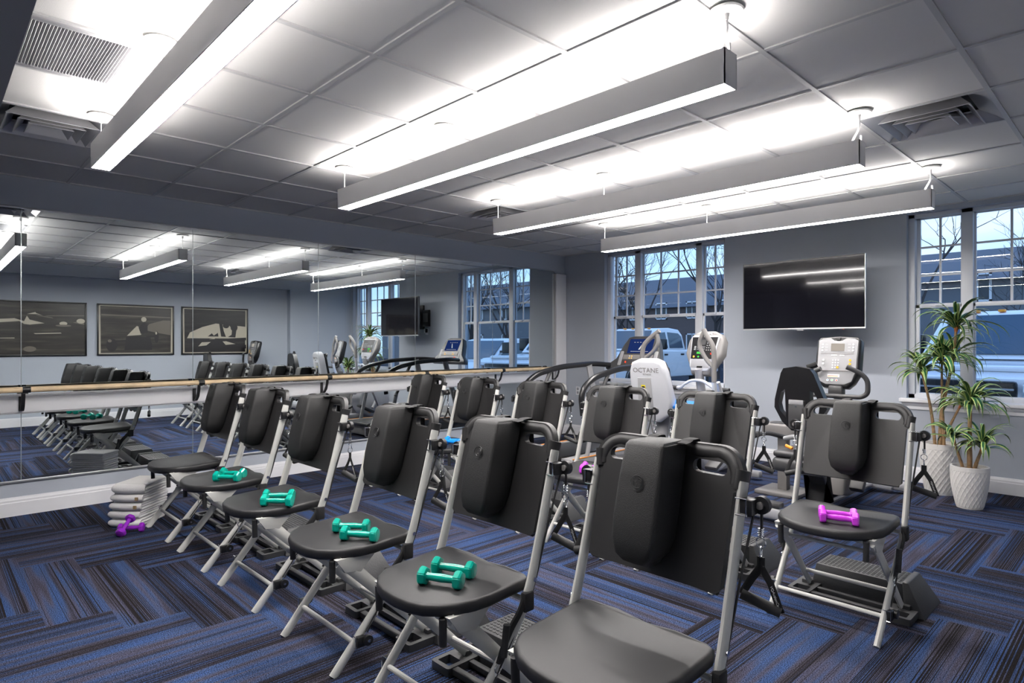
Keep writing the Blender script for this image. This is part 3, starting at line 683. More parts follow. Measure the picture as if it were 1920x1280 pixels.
# ---------------------------------------------------------------- towel stack
tz = 0.001
tl = ['bottom folded white towel of the floor stack', 'second folded white towel from the bottom of the stack', 'third folded white towel from the bottom, middle of the stack', 'fourth folded white towel from the bottom, one below the top', 'top folded white towel of the stack beside the mirror wall']
ca, sa = math.cos(math.radians(43)), math.sin(math.radians(43))
for k in range(5):
    h = .055 if k < 4 else .068; W, L = .108, .145; rnd = random.Random(k+3)
    b = B('towel'); n = 3 if k < 4 else 4
    for q in range(n):      # folded layers
        th = h/n; z0 = q*th; dx = rnd.uniform(-.005, .007); dy = rnd.uniform(-.006, .006)
        b.box(-W+dx*.3, W+dx, -L+.012, L+dy, 0, th*1.04, th*.49, seg=4, M=T(0, 0, z0) @ R(rnd.uniform(-.5, .5), 'X') @ R(rnd.uniform(-.5, .5), 'Y'))
    b.tube([(-W*.97, -L+.02, h/2), (-W*.8, -L+.008, h/2), (0, -L+.003, h/2), (W*.8, -L+.006, h/2+.002), (W*1.0, -L+.014, h/2)], [.030, .034, .036, .034, .028], [h*.40, h*.49, h*.5, h*.48, h*.36], 16, up=(0, 1, 0))
    if k in (2, 3): b.box(W*.72, W*.9, -L-.034, -L-.024, h*.35, h*.75, m='tan')
    sh = .006*k+rnd.uniform(-.004, .004); o = b.go('folded_towel', None, 1.2); o.location = (.800+sh*ca, 1.135+sh*sa, tz); o.rotation_euler = (0, 0, math.radians(43+rnd.uniform(-3, 3)))
    tag(o, tl[k], 'towel', 'stack of folded white towels'); tz += h+.003

# ---------------------------------------------------------------- plants
def leaf(b, base, az, el, L, W, droop):
    tm = bmesh.new(); n = 9; pts = []; p = Vector(base); d = Vector((math.cos(az)*math.cos(el), math.sin(az)*math.cos(el), math.sin(el))); rows = []
    side = Vector((-math.sin(az), math.cos(az), 0)); tw = random.uniform(-.5, .5)
    for k in range(n+1):
        t = k/n; w = W*(math.sin(PI*min(1, t*.9+.12))**.7)*(1-t**4*.9)*.5; up = side.cross(d).normalized(); sd = (side*math.cos(tw*t)+up*math.sin(tw*t)).normalized()
        f = up*(-w*.35)
        rows.append([tm.verts.new(p-sd*w), tm.verts.new(p-sd*w*.55+f*.5), tm.verts.new(p+f), tm.verts.new(p+sd*w*.55+f*.5), tm.verts.new(p+sd*w)])
        p = p+d*(L/n); el2 = math.asin(max(-1, min(1, d.z)))-droop*(.35+t*1.3)/n; el2 = max(el2, -1.45); hz = Vector((d.x, d.y, 0))
        hz = hz.normalized() if hz.length > 1e-3 else Vector((math.cos(az), math.sin(az), 0)); d = hz*math.cos(el2)+Vector((0, 0, math.sin(el2)))
    g, y = b.mi('leafg'), b.mi('leafy')
    for A, C in zip(rows, rows[1:]):
        for q in range(4): f = tm.faces.new((A[q], A[q+1], C[q+1], C[q])); f.smooth = True; f.tag = q in (0, 3)
    fl = [f.tag for f in tm.faces]; me = bpy.data.meshes.new('x'); tm.to_mesh(me); tm.free(); k0 = len(b.bm.faces); b.bm.from_mesh(me); bpy.data.meshes.remove(me); b.bm.faces.ensure_lookup_table()
    for q, v in enumerate(fl): b.bm.faces[k0+q].material_index = y if v else g
def head(t, c, n, L, seed, W=.036):
    random.seed(seed); b = B('leafg'); c = Vector(c)
    n = int(n*1.35); L *= 1.08
    for k in range(n):
        el = random.uniform(.1, 1.45); az = k*2.399+random.uniform(-.3, .3)
        leaf(b, c+Vector((math.cos(az)*.008, math.sin(az)*.008, random.uniform(-.04, .03))), az, el, L*random.uniform(.75, 1.1), W*random.uniform(.8, 1.15), random.uniform(1.9, 3.1))
    b.go('foliage', t, 1.2)
def plant(loc, r0, rm, r1, h, lbl, stems, heads, amp):
    t = thing('potted_plant', lbl, 'plant', loc, group='potted plants by the right window')
    tm = bmesh.new(); seg, rows = 240, 90; rings = []
    for j in range(rows+1):
        v = j/rows; z = h*v; r = r0+(rm-r0)*math.sin(min(1, v*1.15)*PI/2) if v < .87 else rm+(r1-rm)*(v-.87)/.13
        rg = []
        for q in range(seg):
            a = 2*PI*q/seg; k = 24; A = (a*k/(2*PI)+v*h/.06) % 1; C = (a*k/(2*PI)-v*h/.06) % 1
            e = max(0, 1-min(A, 1-A)*5)+max(0, 1-min(C, 1-C)*5); e = min(e, 1)*amp if .04 < v < .90 else (amp*.8 if v >= .90 else 0)
            rg.append(tm.verts.new(((r+e)*math.cos(a), (r+e)*math.sin(a), z)))
        rings.append(rg)
    for dr, dz in ((.012, 0), (.018, -.03)):
        rings.append([tm.verts.new(((r1-dr)*math.cos(2*PI*q/seg), (r1-dr)*math.sin(2*PI*q/seg), h+dz)) for q in range(seg)])
    for A, C in zip(rings, rings[1:]):
        for q in range(seg): tm.faces.new((A[q], A[(q+1) % seg], C[(q+1) % seg], C[q]))
    tm.faces.new(rings[0][::-1]); bmesh.ops.recalc_face_normals(tm, faces=tm.faces[:]); b = B('pot'); b.merge(tm); b.go('pot', t, 1.0)
    B('soil').lathe([(.001, 0), (r1-.014, 0), (r1-.014, .008), (.03, .014), (.001, .014)], (0, 0, h-.035), 32).go('soil', t)
    for P, r in stems:
        b = B('stem'); F = fillet(P, .15, 6); n = len(F); b.tube(F, [r*(1-.35*k/n)*(1+.06*math.sin(k*2.1)) for k in range(n)], seg=10); e = Vector(P[-1]); d = (Vector(P[-1])-Vector(P[-2])).normalized()
        b.tube([e-d*.05, e-d*.01], [r*.75, r*.95], seg=10, m='leafb'); b.go('stem', t)
    for k, (c, n, L) in enumerate(heads): head(t, c, n, L, int(h*100)+k*7)
plant((4.585, 6.32, 0), .105, .148, .146, .43, 'taller potted dracaena in a large white diamond pattern pot, left of two',
      [([(.0, 0, .40), (.01, -.01, .7), (.10, -.02, 1.15), (.12, -.02, 1.43)], .016), ([(-.03, -.02, .40), (-.06, -.03, .75), (-.12, -.08, 1.05)], .013), ([(.03, .0, .40), (.02, -.03, .8), (.03, -.08, 1.16)], .012), ([(0, .02, .40), (.08, .03, .62), (.15, .03, .78)], .012)],
      [((.12, -.02, 1.43), 34, .36), ((-.12, -.08, 1.05), 26, .30), ((.03, -.08, 1.16), 28, .33), ((.10, -.01, 1.18), 20, .34), ((.15, .03, .78), 12, .24)], .0035)
plant((4.86, 5.93, 0), .085, .125, .125, .325, 'shorter potted dracaena in a smaller white diamond pattern pot, right of two',
      [([(0, 0, .30), (.0, 0, .55), (.005, -.01, .83)], .018), ([(-.04, -.01, .30), (-.07, -.03, .42), (-.10, -.06, .56)], .012), ([(.03, -.01, .30), (.06, -.03, .40), (.09, -.03, .50)], .013)],
      [((.005, -.01, .83), 36, .31), ((-.10, -.06, .56), 18, .24), ((.09, -.03, .50), 22, .27)], .003)

# ---------------------------------------------------------------- treadmill
t = thing('treadmill', 'black and grey treadmill with long curved handrails beside the barre', 'treadmill', (1.72, 5.2, 0))
b = B('greyp'); b.box(-.40, .40, -.83, .75, .03, .15, .012); b.go('deck_frame', t)
b = B('black'); b.box(-.27, .27, -.85, .45, .205, .212, .003); b.cyl((-.27, -.85, .180), (.27, -.85, .180), .03, seg=14); b.go('running_belt', t)
for s in (-1, 1):
    b = B('lgrey'); b.box(min(.27*s, .40*s), max(.27*s, .40*s), -.84, .5, .14, .20, .008); b.go('side_rail', t)
    B('orange').box(min(.395*s, .404*s), max(.395*s, .404*s), -.82, .5, .199, .206).go('orange_stripe', t)
    b = B('black'); b.tube(fillet([(.39*s, -.66, .60), (.39*s, -.70, .83), (.39*s, -.50, .955), (.39*s, -.1, 1.025), (.38*s, .45, 1.05), (.30*s, .66, 1.03)], .12, 6), [.030]*33 if False else .027, .030, 12); b.go('handrail', t)
    b = B('dkgrey'); b.tube([(.39*s, -.27, .985), (.39*s, -.52, .56)], .017, .022, 10); b.go('handrail_brace', t)
    b = B('lgrey'); b.tube([(.39*s, -.50, .60), (.385*s, -.60, .18)], .018, .028, 10)
    b.tube([(.36*s, .35, 1.03), (.385*s, .62, .15)], .025, .045, 10); b.go('upright', t)
b = B('greyp'); b.hexa([(-.40, .45, .10), (.40, .45, .10), (.40, .95, .05), (-.40, .95, .05)], [(-.30, .52, .24), (.30, .52, .24), (.30, .88, .30), (-.30, .88, .30)], .02); b.go('motor_cover', t)
MC = frameM((.03, .70, 1.02), (1, 0, 0), (0, .42, .90))
b = B('dkgrey'); b.X = MC
b.prism([(-.42, -.03), (.42, -.03), (.40, .02), (.30, .10), (.24, .28), (.19, .37), (.12, .385), (-.12, .385), (-.19, .37), (-.24, .28), (-.30, .10), (-.40, .02)], lambda u, v, w: (u, v, w), -.09, 0, .012); b.go('console', t)
b = B('navyscreen'); b.X = MC; b.box(-.165, .165, .165, .345, .0, .003)
b.prism([(-.02, .21), (.0, .21), (.03, .285), (.02, .285), (.0, .25)], lambda u, v, w: (u, v, w), .003, .004, m='led_w'); b.box(-.12, .12, .185, .188, .003, .004, m='led_w')
for k in range(5): b.box(-.10+k*.04, -.08+k*.04, .30, .304, .003, .004, m='led_w')
b.go('screen', t)
b = B('greyp'); b.X = MC; b.box(-.20, .20, .085, .145, 0, .006, .002)
for x in (-.11, -.08, .09, .12):
    for y_ in (.10, .125): b.cyl((x, y_, .006), (x, y_, .009), .007, seg=10, m='led_a' if (x+y_*3) % .05 > .02 else 'led_w')
b.box(-.06, .07, .012, .028, 0, .006, m='led_a'); b.box(-.03, .03, .014, .026, .005, .008, m='led_r'); b.box(-.155, -.145, .04, .06, 0, .012, m='led_r'); b.go('key_panel', t)
b = B('lgrey'); b.X = MC; b.box(.20, .27, -.0, .20, -.10, .004, .02); b.box(-.27, -.20, -.0, .20, -.10, .004, .02); b.go('bottle_holder', t)

# ---------------------------------------------------------------- cross trainer (recumbent, white seat shell, grey console)
t = thing('recumbent_cross_trainer', 'white and grey recumbent cross trainer with a white seat shell and looped grips', 'exercise machine', (2.97, 5.0, 0))
sh = [(-.155, .0), (-.165, .30), (-.13, .355), (.0, .372), (.13, .355), (.165, .28), (.20, .05), (.12, -.06), (-.10, -.06)]
SM = frameM((-.02, -.58, .80), (.985, .17, 0), (-.0, -.18, .98))
b = B('whitep'); b.X = SM; b.prism([(-.165, .0), (-.160, .26), (-.135, .335), (-.07, .36), (.07, .36), (.13, .335), (.16, .25), (.20, .02), (.17, -.10), (.08, -.17), (-.13, -.17)], lambda u, v, w: (u, v, w), -.05, .05, .025)
shell = b.go('seat_shell', t, .9)
b = B('lgrey'); b.X = SM; b.prism([(-.10, -.15), (.04, -.15), (.03, .21), (-.085, .21)], lambda u, v, w: (u, v, w), .046, .055, .003); b.go('shell_panel', shell)
b = B('yellow'); b.X = SM; b.box(-.055, -.02, .105, .15, .056, .058); b.box(-.05, -.025, .112, .118, .058, .0585, m='black'); b.box(-.05, -.025, .125, .14, .058, .0585, m='black'); b.go('warning_sticker', shell)
b = B('greyp'); b.X = SM; add_text(b, 'OCTANE', .056, T(-.01, .272, .0505), depth=.0015); add_text(b, 'FITNESS', .020, T(.0, .238, .0505), depth=.0015); b.go('shell_lettering', shell)
b = B('black'); b.X = SM; b.prism([(-.15, -.02), (-.145, .25), (-.12, .32), (.12, .32), (.15, .25), (.18, .02), (.12, -.12), (-.12, -.12)], lambda u, v, w: (u, v, w+.02*(u/.17)**2), -.10, -.045, .02); b.go('backrest_cushion', t, .9)
b = B('bluevinyl'); b.prism([(-.20, -.55), (.26, -.55), (.27, -.20), (.16, -.06), (-.12, -.06), (-.20, -.2)], lambda u, v, w: (u, v, w), .745, .772, .01); b.prism([(-.20, -.56), (.27, -.56), (.28, -.2), (.17, -.05), (-.13, -.05), (-.21, -.2)], lambda u, v, w: (u, v, w), .69, .748, .015, m='dkgrey'); b.go('seat', t, .9)
b = B('dkgrey'); b.tube(fillet([(.24, -.40, .71), (.40, -.1, .80), (.46, .2, .74)], .2, 6), .03, .05, 10); b.go('seat_arm', t)
b = B('lgrey'); b.box(-.06, .06, -.75, .75, .08, .17, .02); b.box(-.35, .35, -.72, -.64, .03, .09, .015); b.box(-.35, .35, .62, .70, .03, .09, .015); b.tube([(0, -.55, .15), (0, -.42, .70)], .06, .05, 12); b.tube([(.0, .35, .15), (-.01, .17, 1.05)], .035, .05, 12); b.go('main_frame', t)
b = B('whitep'); b.prism([(math.cos(k*PI/12)*.28+.28, math.sin(k*PI/12)*.26+.36) for k in range(24)], lambda u, v, w: (w, u, v), -.13, .13, .03); b.go('drive_housing', t, .9)
for s in (-1, 1):
    b = B('orange'); b.ring((.135*s, .28, .36), (1, 0, 0), .20, .010, 20, a0=100, a1=200); b.go('orange_arc', t)
    b = B('dkgrey'); b.box(-.06, .06, -.14, .14, -.02, .02, .015, M=T(.24*s, .05, .26) @ R(25*s, 'X')); b.go('pedal', t)
    b = B('silver'); b.tube([(.15*s, .28, .36), (.22*s, .18, .26)], .02, seg=8); b.tube(fillet([(.22*s, .28, .3), (.34*s, .15, .45), (.31*s, -.08, .95)], .1, 4), .02, seg=10); b.go('crank_arm', t)
    cx = -.33 if s < 0 else .295; x0 = cx
    b = B('greyp')
    if s < 0: pts = [(x0-.045, -.20, 1.06), (x0-.045, -.20, 1.17), (x0-.03, -.20, 1.265), (x0+.06, -.20, 1.345), (x0+.125, -.20, 1.385), (x0+.14, -.20, 1.395)]; p2 = [(x0+.115, -.20, 1.37), (x0+.135, -.20, 1.29), (x0+.09, -.20, 1.22), (x0+.0, -.20, 1.15), (x0-.03, -.20, 1.10)]
    else: pts = [(x0+.045, -.20, .96), (x0+.045, -.20, 1.18), (x0+.035, -.20, 1.27), (x0-.02, -.20, 1.34), (x0-.05, -.20, 1.40)]; p2 = [(x0-.045, -.20, 1.385), (x0-.09, -.20, 1.30), (x0-.085, -.20, 1.24), (x0-.03, -.20, 1.15), (x0+.04, -.20, 1.08)]
    b.tube(fillet(pts, .04, 4), .021, seg=12); b.tube(fillet(p2, .04, 4), .018, seg=12); b.go('loop_grip', t, .9)
    q0 = pts[0]; b = B('whitep'); b.tube([q0, (x0+.04*s, -.18, .86), (x0+.02*s, .0, .5)], .020, seg=12); b.go('swing_arm', t)
b = B('whitep'); b.tube(fillet([(-.26, .10, .872), (-.15, .10, .872), (-.12, .10, .905), (-.06, .12, .945), (.06, .12, .945), (.14, .10, .905), (.18, .10, .880), (.29, .10, .868)], .04, 4), .014, seg=10); b.go('fixed_handlebar', t)
for x in (-.235, .28): B('rubber').cyl((x-.042, .10, .872), (x+.042, .10, .870), .021, seg=14).go('handlebar_grip', t)
CM = frameM((-.01, .17, 1.03), (.99, -.14, 0), (.04, .30, .95))
b = B('greyp'); b.X = CM; b.prism([(-.09, -.03), (.09, -.03), (.13, .05), (.20, .17), (.19, .30), (.15, .36), (.08, .39), (-.08, .39), (-.15, .36), (-.19, .30), (-.20, .17), (-.13, .05)], lambda u, v, w: (u, v, w), -.10, -.01, .02); cons = b.go('console', t, .9)
b = B('whitep'); b.X = CM; b.prism([(-.085, .0), (.085, .0), (.12, .05), (.155, .32), (.13, .345), (-.13, .345), (-.155, .32), (-.12, .05)], lambda u, v, w: (u, v, w), -.02, .0, .006); b.prism([(-.10, .03), (.10, .03), (.11, .105), (-.11, .105)], lambda u, v, w: (u, v, w), -.01, .002, .003, m='lgrey'); b.box(-.03, .03, .028, .045, .0, .004, m='black'); b.go('console_bezel', cons)
b = B('black'); b.X = CM; b.prism([(-.118, .115), (.118, .115), (.140, .325), (-.140, .325)], lambda u, v, w: (u, v, w), 0, .003)
b.box(-.07, .02, .25, .30, .003, .004, m='dkgrey'); b.box(-.06, -.01, .162, .182, .003, .005, m='led_g'); b.cyl((.10, .165, .003), (.10, .165, .006), .009, seg=10, m='led_r')
b.cyl((-.085, .135, .003), (-.085, .135, .006), .010, seg=10, m='led_a'); b.cyl((-.035, .135, .003), (-.035, .135, .006), .009, seg=10, m='led_g')
for i in range(4):
    for j in range(4): b.cyl((.04+i*.022, .20+j*.022, .003), (.04+i*.022, .20+j*.022, .005), .005, seg=8, m='led_w')
for i in range(3): b.box(-.10, -.08, .20+i*.014, .209+i*.014, .003, .004, m='led_w'); b.box(-.07, .02, .202+i*.014, .207+i*.014, .003, .004, m='lgrey')
b.go('display', cons)
b = B('logo'); b.X = CM; add_text(b, 'OCTANE', .034, T(0, .364, -.008), depth=.002); b.go('console_lettering', cons)
b = B('whitep'); b.lathe([(.001, -.18), (.03, -.17), (.055, -.10), (.070, .0), (.076, .01), (.070, .012), (.062, .005), (.04, -.10), (.001, -.11)], (-.16, -.1, .665), 24); b.go('bottle_holder', t, .9)
b = B('orange'); b.cyl((-.03, -.12, .62), (.03, -.14, .62), .012, seg=10); b.tube([(-.03, -.12, .62), (-.03, -.12, .57)], .012, seg=8); b.go('seat_lever', t)

# ---------------------------------------------------------------- recumbent bike
def make_bike(lbl):
    t = thing('recumbent_bike', lbl, 'exercise bike', group='recumbent bikes')
    b = B('silver'); b.box(-.42, .34, -1.0, -.93, .02, .10, .02); b.box(-.05, .20, .55, .63, .03, .11, .02); b.tube([(-.02, -.95, .07), (.02, .58, .07)], .035, .03, 10); b.box(-.30, .30, .60, .66, .03, .11, .02); b.go('main_frame', t)
    b = B('dkgrey'); b.box(-.26, -.10, -.99, -.90, .10, .14, .015); b.go('foot_cover', t)
    b = B('dkgrey'); b.prism([(-.62, .10), (-.45, .10), (-.72, .40), (-.95, .42), (-.93, .50), (-.60, .50), (-.52, .40)], lambda u, v, w: (w, u, v), -.05, .07, .012); b.go('seat_post', t)
    b = B('dkgrey'); b.box(-.17, .20, -.98, -.62, .365, .47, .04, seg=4); b.box(-.16, .19, -.97, -.63, .47, .515, .018); b.go('seat', t, .9)
    b = B('lgrey'); b.tube(fillet([(-.20, -.66, .56), (-.12, -.68, .585), (.10, -.68, .585), (.2, -.66, .56)], .03, 3), .018, seg=10); b.box(-.05, .07, -.86, -.80, .47, .72, .012); b.go('seat_bracket', t)
    b = B('orange'); b.tube([(-.10, -.88, .545), (-.05, -.89, .53)], .012, seg=8); b.go('seat_lever', t)
    # wing shaped backrest with two openings
    o = [(-.05, .66), (.06, .66), (.13, .72), (.195, .83), (.185, .88), (.115, 1.07), (.09, 1.105), (.0, 1.12), (-.09, 1.105), (-.11, 1.07), (-.16, .88), (-.165, .82), (-.115, .72)]
    h1 = [(-.085, .75), (-.125, .80), (-.135, .85), (-.115, .93), (-.085, .955)]; h2 = [(.085, .75), (.085, .955), (.115, .94), (.15, .86), (.14, .80)]
    b = B('black'); b.prism(o, lambda u, v, w: (u, w-.86-(v-.55)*.10, v), -.035, .03, 0, holes=[h1, h2]); b.tube([(.04, -.86, 1.11), (.10, -.84, 1.135)], .02, seg=10); b.go('backrest', t)
    b = B('dkgrey'); b.box(-.055, .055, -.955, -.915, .68, .88, .008); b.box(-.05, .05, -.958, -.952, .85, .885, .004, m='lgrey')
    for z in (.72, .84): b.cyl((0, -.958, z), (0, -.950, z), .006, seg=8, m='chrome')
    b.go('backrest_bracket', t)
    b = B('greyp'); b.prism([(-.36, .13), (-.20, .10), (.18, .12), (.20, .36), (.02, .52), (-.15, .50), (-.32, .30)], lambda u, v, w: (w, u, v), -.10, .12, .03); b.go('drive_housing', t, .9)
    for s in (-1, 1):
        b = B('dkgrey'); b.box(-.05, .05, -.15, .15, -.03, .03, .015, M=T(.19*s, -.12-.1*s, .24+.05*s) @ R(50, 'X')); b.tube([(.12*s, -.12, .28), (.17*s, -.12-.1*s, .24+.05*s)], .016, seg=8, m='silver'); b.go('pedal', t)
        b = B('dkgrey'); b.tube(fillet([(.22*s, -.55, .55), (.30*s, -.72, .60), (.32*s, -.86, .60)], .05, 4), .018, seg=10); b.cyl((.32*s, -.86, .60), (.32*s, -1.0, .60), .024, seg=12, m='rubber'); b.go('side_handle', t)
    b = B('lgrey'); b.tube([(0, .10, .45), (-.01, -.14, .95)], .035, .045, 12); b.box(-.06, .05, -.19, -.10, .86, .95, .02, m='dkgrey'); b.go('mast', t)
    b = B('dkgrey'); b.tube(fillet([(-.10, -.21, 1.08), (-.19, -.20, 1.045), (-.235, -.2, .99), (-.235, -.2, .90), (-.19, -.2, .868), (.19, -.2, .868), (.235, -.2, .90), (.235, -.2, 1.0), (.19, -.21, 1.055), (.10, -.25, 1.10)], .05, 4), .018, seg=12); b.go('handlebar', t)
    K = frameM((-.01, -.16, .95), (1, -.03, 0), (.0, .22, .97))
    b = B('black'); b.X = K; b.prism([(-.13, .02), (-.09, -.02), (.09, -.02), (.13, .02), (.168, .10), (.165, .36), (.14, .39), (.0, .40), (-.14, .39), (-.165, .36), (-.168, .10)], lambda u, v, w: (u, v, w), -.08, .01, .018); con = b.go('console', t, .9)
    b = B('lgrey'); b.X = K; b.prism([(-.12, .03), (-.07, .005), (.07, .005), (.12, .03), (.145, .11), (.148, .36), (.12, .375), (.06, .38), (.03, .36), (-.03, .36), (-.06, .38), (-.12, .375), (-.148, .36), (-.145, .11)], lambda u, v, w: (u, v, w), .008, .014, .003); b.go('console_face', con)
    b = B('greyp'); b.X = K; b.box(-.125, .125, .265, .345, .0145, .0155, m='lgrey'); b.box(-.05, .05, .275, .335, .0155, .018, m='screenglow'); b.box(-.11, .11, .112, .118, .014, .02, .002)
    for s in (-1, 1):
        for q in range(3): b.cyl((.115*s, .28+q*.024, .0145), (.115*s, .28+q*.024, .018), .0075, seg=12, m='logo'); b.box(min(.095*s, .075*s), max(.095*s, .075*s), .279+q*.024, .282+q*.024, .0145, .0165, m='logo')
    for i in range(3):
        for j in range(4): b.cyl((-.028+i*.02, .14+j*.02, .0145), (-.028+i*.02, .14+j*.02, .0165), .006, seg=10, m='logo')
    for (x, z, m) in ((.10, .20, 'led_a'), (.10, .172, 'led_a'), (.01, .142, 'led_a'), (-.10, .20, 'logo'), (-.10, .172, 'logo')): b.cyl((x, z, .0165), (x, z, .0195), .009, seg=12, m=m)
    b.box(-.06, .03, .062, .086, .0145, .0165, m='logo'); b.box(-.055, .02, .073, .076, .0165, .017, m='led_r'); b.box(-.055, .02, .066, .069, .0165, .017, m='led_a')
    for (x, m) in ((-.055, 'blue'), (-.022, 'led_g'), (.012, 'led_r')): b.cyl((x, .038, .0145), (x, .038, .0185), .0095, seg=14, m='logo'); b.cyl((x, .038, .0185), (x, .038, .0192), .005, seg=10, m=m)
    b.box(-.045, .0, .235, .245, .0145, .016, m='logo'); b.box(.02, .055, .235, .245, .0145, .016, m='logo'); b.box(-.125, .12, .252, .256, .0145, .016, m='greyp'); b.box(-.016, .016, .362, .385, .010, .018, .003, m='black'); b.go('console_keys', con)
    return t
bike = make_bike('black and silver recumbent bike below the wall television'); bike.location = (4.12, 5.40, 0)
bk2 = copy_tree(bike); bk2['label'] = 'second recumbent bike by the right wall, seen only in the mirror'; bk2.location = (5.885, 4.62, 0)
b = B('greyp'); b.prism(rrect(-.15, .15, -.13, .13, .05), lambda u, v, w: (u, v, w), .50, .60, .015); b.prism(rrect(-.10, .10, -.085, .085, .05), lambda u, v, w: (u, v, w), .60, .603, 0, m='dkgrey'); b.box(-.04, .04, -.04, .04, .03, .51, .01); b.box(-.18, .18, -.18, .18, .001, .035, .01)
b.tube([(.04, .02, .60), (.07, .03, .68)], .02, seg=10, m='silver'); o = b.go('exercise_stand'); o.location = (3.66, 5.35, 0); tag(o, 'low grey plastic stand with an oval tray beside the recumbent bike', 'stand')

# ---------------------------------------------------------------- outside
b = B('asphalt'); b.box(-45, 60, D+.22, 95, GZ-.2, GZ); struct(b, 'ground')
def vehicle(name, lbl, loc, rz, kind='pickup', decal=False):
    t = thing(name, lbl, 'truck' if kind == 'pickup' else 'car', loc, math.radians(rz))
    if kind == 'pickup': t.scale = (1.07, 1.07, 1.07)
    L = 2.9; hw = .98    # local: x forward, y left, z up
    if kind == 'pickup':
        body = [(-2.9, .55), (-2.9, 1.28), (-.85, 1.28), (-.85, 1.26), (1.05, 1.28), (1.25, 1.24), (2.55, 1.16), (2.78, 1.08), (2.85, .9), (2.9, .5), (2.6, .45), (-2.7, .45)]
        cab = [(-.88, 1.24), (-.80, 1.75), (-.62, 1.92), (-.1, 1.965), (.35, 1.95), (.62, 1.88), (1.22, 1.27)]
    else:
        body = [(-2.3, .45), (-2.35, .95), (-2.2, 1.10), (1.0, 1.10), (2.0, .98), (2.25, .80), (2.3, .45), (2.1, .35), (-2.1, .35)]
        cab = [(-2.2, 1.08), (-1.95, 1.55), (-1.6, 1.70), (0, 1.74), (.35, 1.68), (1.15, 1.08)]
    b = B('truckw'); b.prism(body, lambda u, v, w: (u, w, v), -hw, hw, .05)
    if kind == 'pickup': b.box(1.2, 2.6, -.72, .72, 1.15, 1.22, .04)
    b.go('body', t, .5)
    ci = .14; b = B('truckw'); cz = min(v for u, v in cab); ct = max(v for u, v in cab)
    b.prism(cab, lambda u, v, w: (u, w*(1-.14*(v-cz)/(ct-cz)), v), -hw+.04, hw-.04, .04); b.go('cab', t, .5)
    wb = B('carglass')
    if kind == 'pickup':
        def sidew(pts, s, e=.006):
            wb.prism(pts, lambda u, v, w: (u, s*(hw-.04+e+w)*(1-.14*(v-cz)/(ct-cz)), v), 0, .004)
        for s in (-1, 1):
            sidew([(.98, 1.34), (.55, 1.80), (.18, 1.83), (.15, 1.34)], s); sidew([(.05, 1.34), (.06, 1.83), (-.55, 1.80), (-.70, 1.70), (-.72, 1.34)], s)
        wb.hexa([(1.175, -.80, 1.33), (1.175, .80, 1.33), (.655, .68, 1.865), (.655, -.68, 1.865)], [(1.19, -.80, 1.345), (1.19, .80, 1.345), (.67, .68, 1.88), (.67, -.68, 1.88)])
    else:
        for s in (-1, 1): wb.prism([(.95, 1.14), (.30, 1.58), (-.6, 1.62), (-.62, 1.14)], lambda u, v, w: (u, s*(hw-.034+w)*(1-.14*(v-cz)/(ct-cz)), v), 0, .004); wb.prism([(-.70, 1.14), (-.68, 1.62), (-1.6, 1.58), (-1.95, 1.14)], lambda u, v, w: (u, s*(hw-.034+w)*(1-.14*(v-cz)/(ct-cz)), v), 0, .004)
        wb.hexa([(1.10, -.80, 1.14), (1.10, .80, 1.14), (.40, .70, 1.655), (.40, -.70, 1.655)], [(1.115, -.80, 1.155), (1.115, .80, 1.155), (.415, .70, 1.67), (.415, -.70, 1.67)])
    wb.go('window_glass', t)
    wl = (1.95, -1.75) if kind == 'pickup' else (1.45, -1.45); wr = .40 if kind == 'pickup' else .34
    for x in wl:
        for s in (-1, 1):
            w = B('rubber'); w.cyl((x, s*(hw-.22), wr), (x, s*(hw+.01), wr), wr, seg=28); w.cyl((x, s*(hw), wr), (x, s*(hw+.02), wr), wr*.6, seg=20, m='silver'); w.go('wheel', t)
            w = B('black'); w.ring((x, s*(hw-.0), wr), (0, 1, 0), wr+.06, .03, 24); w.go('wheel_arch', t)
    b = B('black'); fx = 2.86 if kind == 'pickup' else 2.28; zz = (.62, 1.06) if kind == 'pickup' else (.45, .78); b.box(fx-.05, fx+.03, -.62, .62, zz[0], zz[1], .03)
    for k in range(4): b.box(fx+.03, fx+.045, -.6, .6, zz[0]+.07+k*.09, zz[0]+.09+k*.09, m='silver')
    b.box(fx-.02, fx+.08, -.97, .97, .35, .56, .05, m='chrome'); b.go('grille', t)
    for s in (-1, 1):
        b = B('chrome'); b.box(fx-.08, fx+.02, min(s*.66, s*.94), max(s*.66, s*.94), .80 if kind == 'pickup' else .62, 1.04 if kind == 'pickup' else .78, .03); b.box(fx+.0, fx+.035, min(s*.69, s*.91), max(s*.69, s*.91), .84 if kind == 'pickup' else .64, 1.0 if kind == 'pickup' else .76, .02, m='led_w' if False else 'logo'); b.go('headlight', t)
        b = B('black'); b.box(.72, .88, min(s*1.0, s*1.28), max(s*1.0, s*1.28), 1.30, 1.62, .04); b.box(.76, .84, min(s*.9, s*1.05), max(s*.9, s*1.05), 1.32, 1.38); b.go('side_mirror', t)
        b = B('black')
        for x in (.25, -.68): b.box(x, x+.18, min(s*.975, s*1.0), max(s*.975, s*1.0), 1.12, 1.17, .008)
        b.go('door_handle', t)
    if kind == 'pickup':
        b = B('orange')
        for y in (-.45, -.15, .15, .45): b.box(.42, .5, y-.04, y+.04, 1.93, 1.965, .008)
        b.go('roof_marker_light', t)
    if decal:
        b = B('carglass'); add_text(b, 'Serving', .17, T(1.85, 0, 1.226) @ R(90, 'Z'), depth=.002); b.go('hood_lettering', t)
    return t
vehicle('pickup_truck', 'white crew cab pickup truck parked outside the left window', (-6.25, 17.9, GZ), 270)
vehicle('pickup_truck', 'white pickup truck facing the building outside the right window', (4.45, 12.4, GZ), 263)
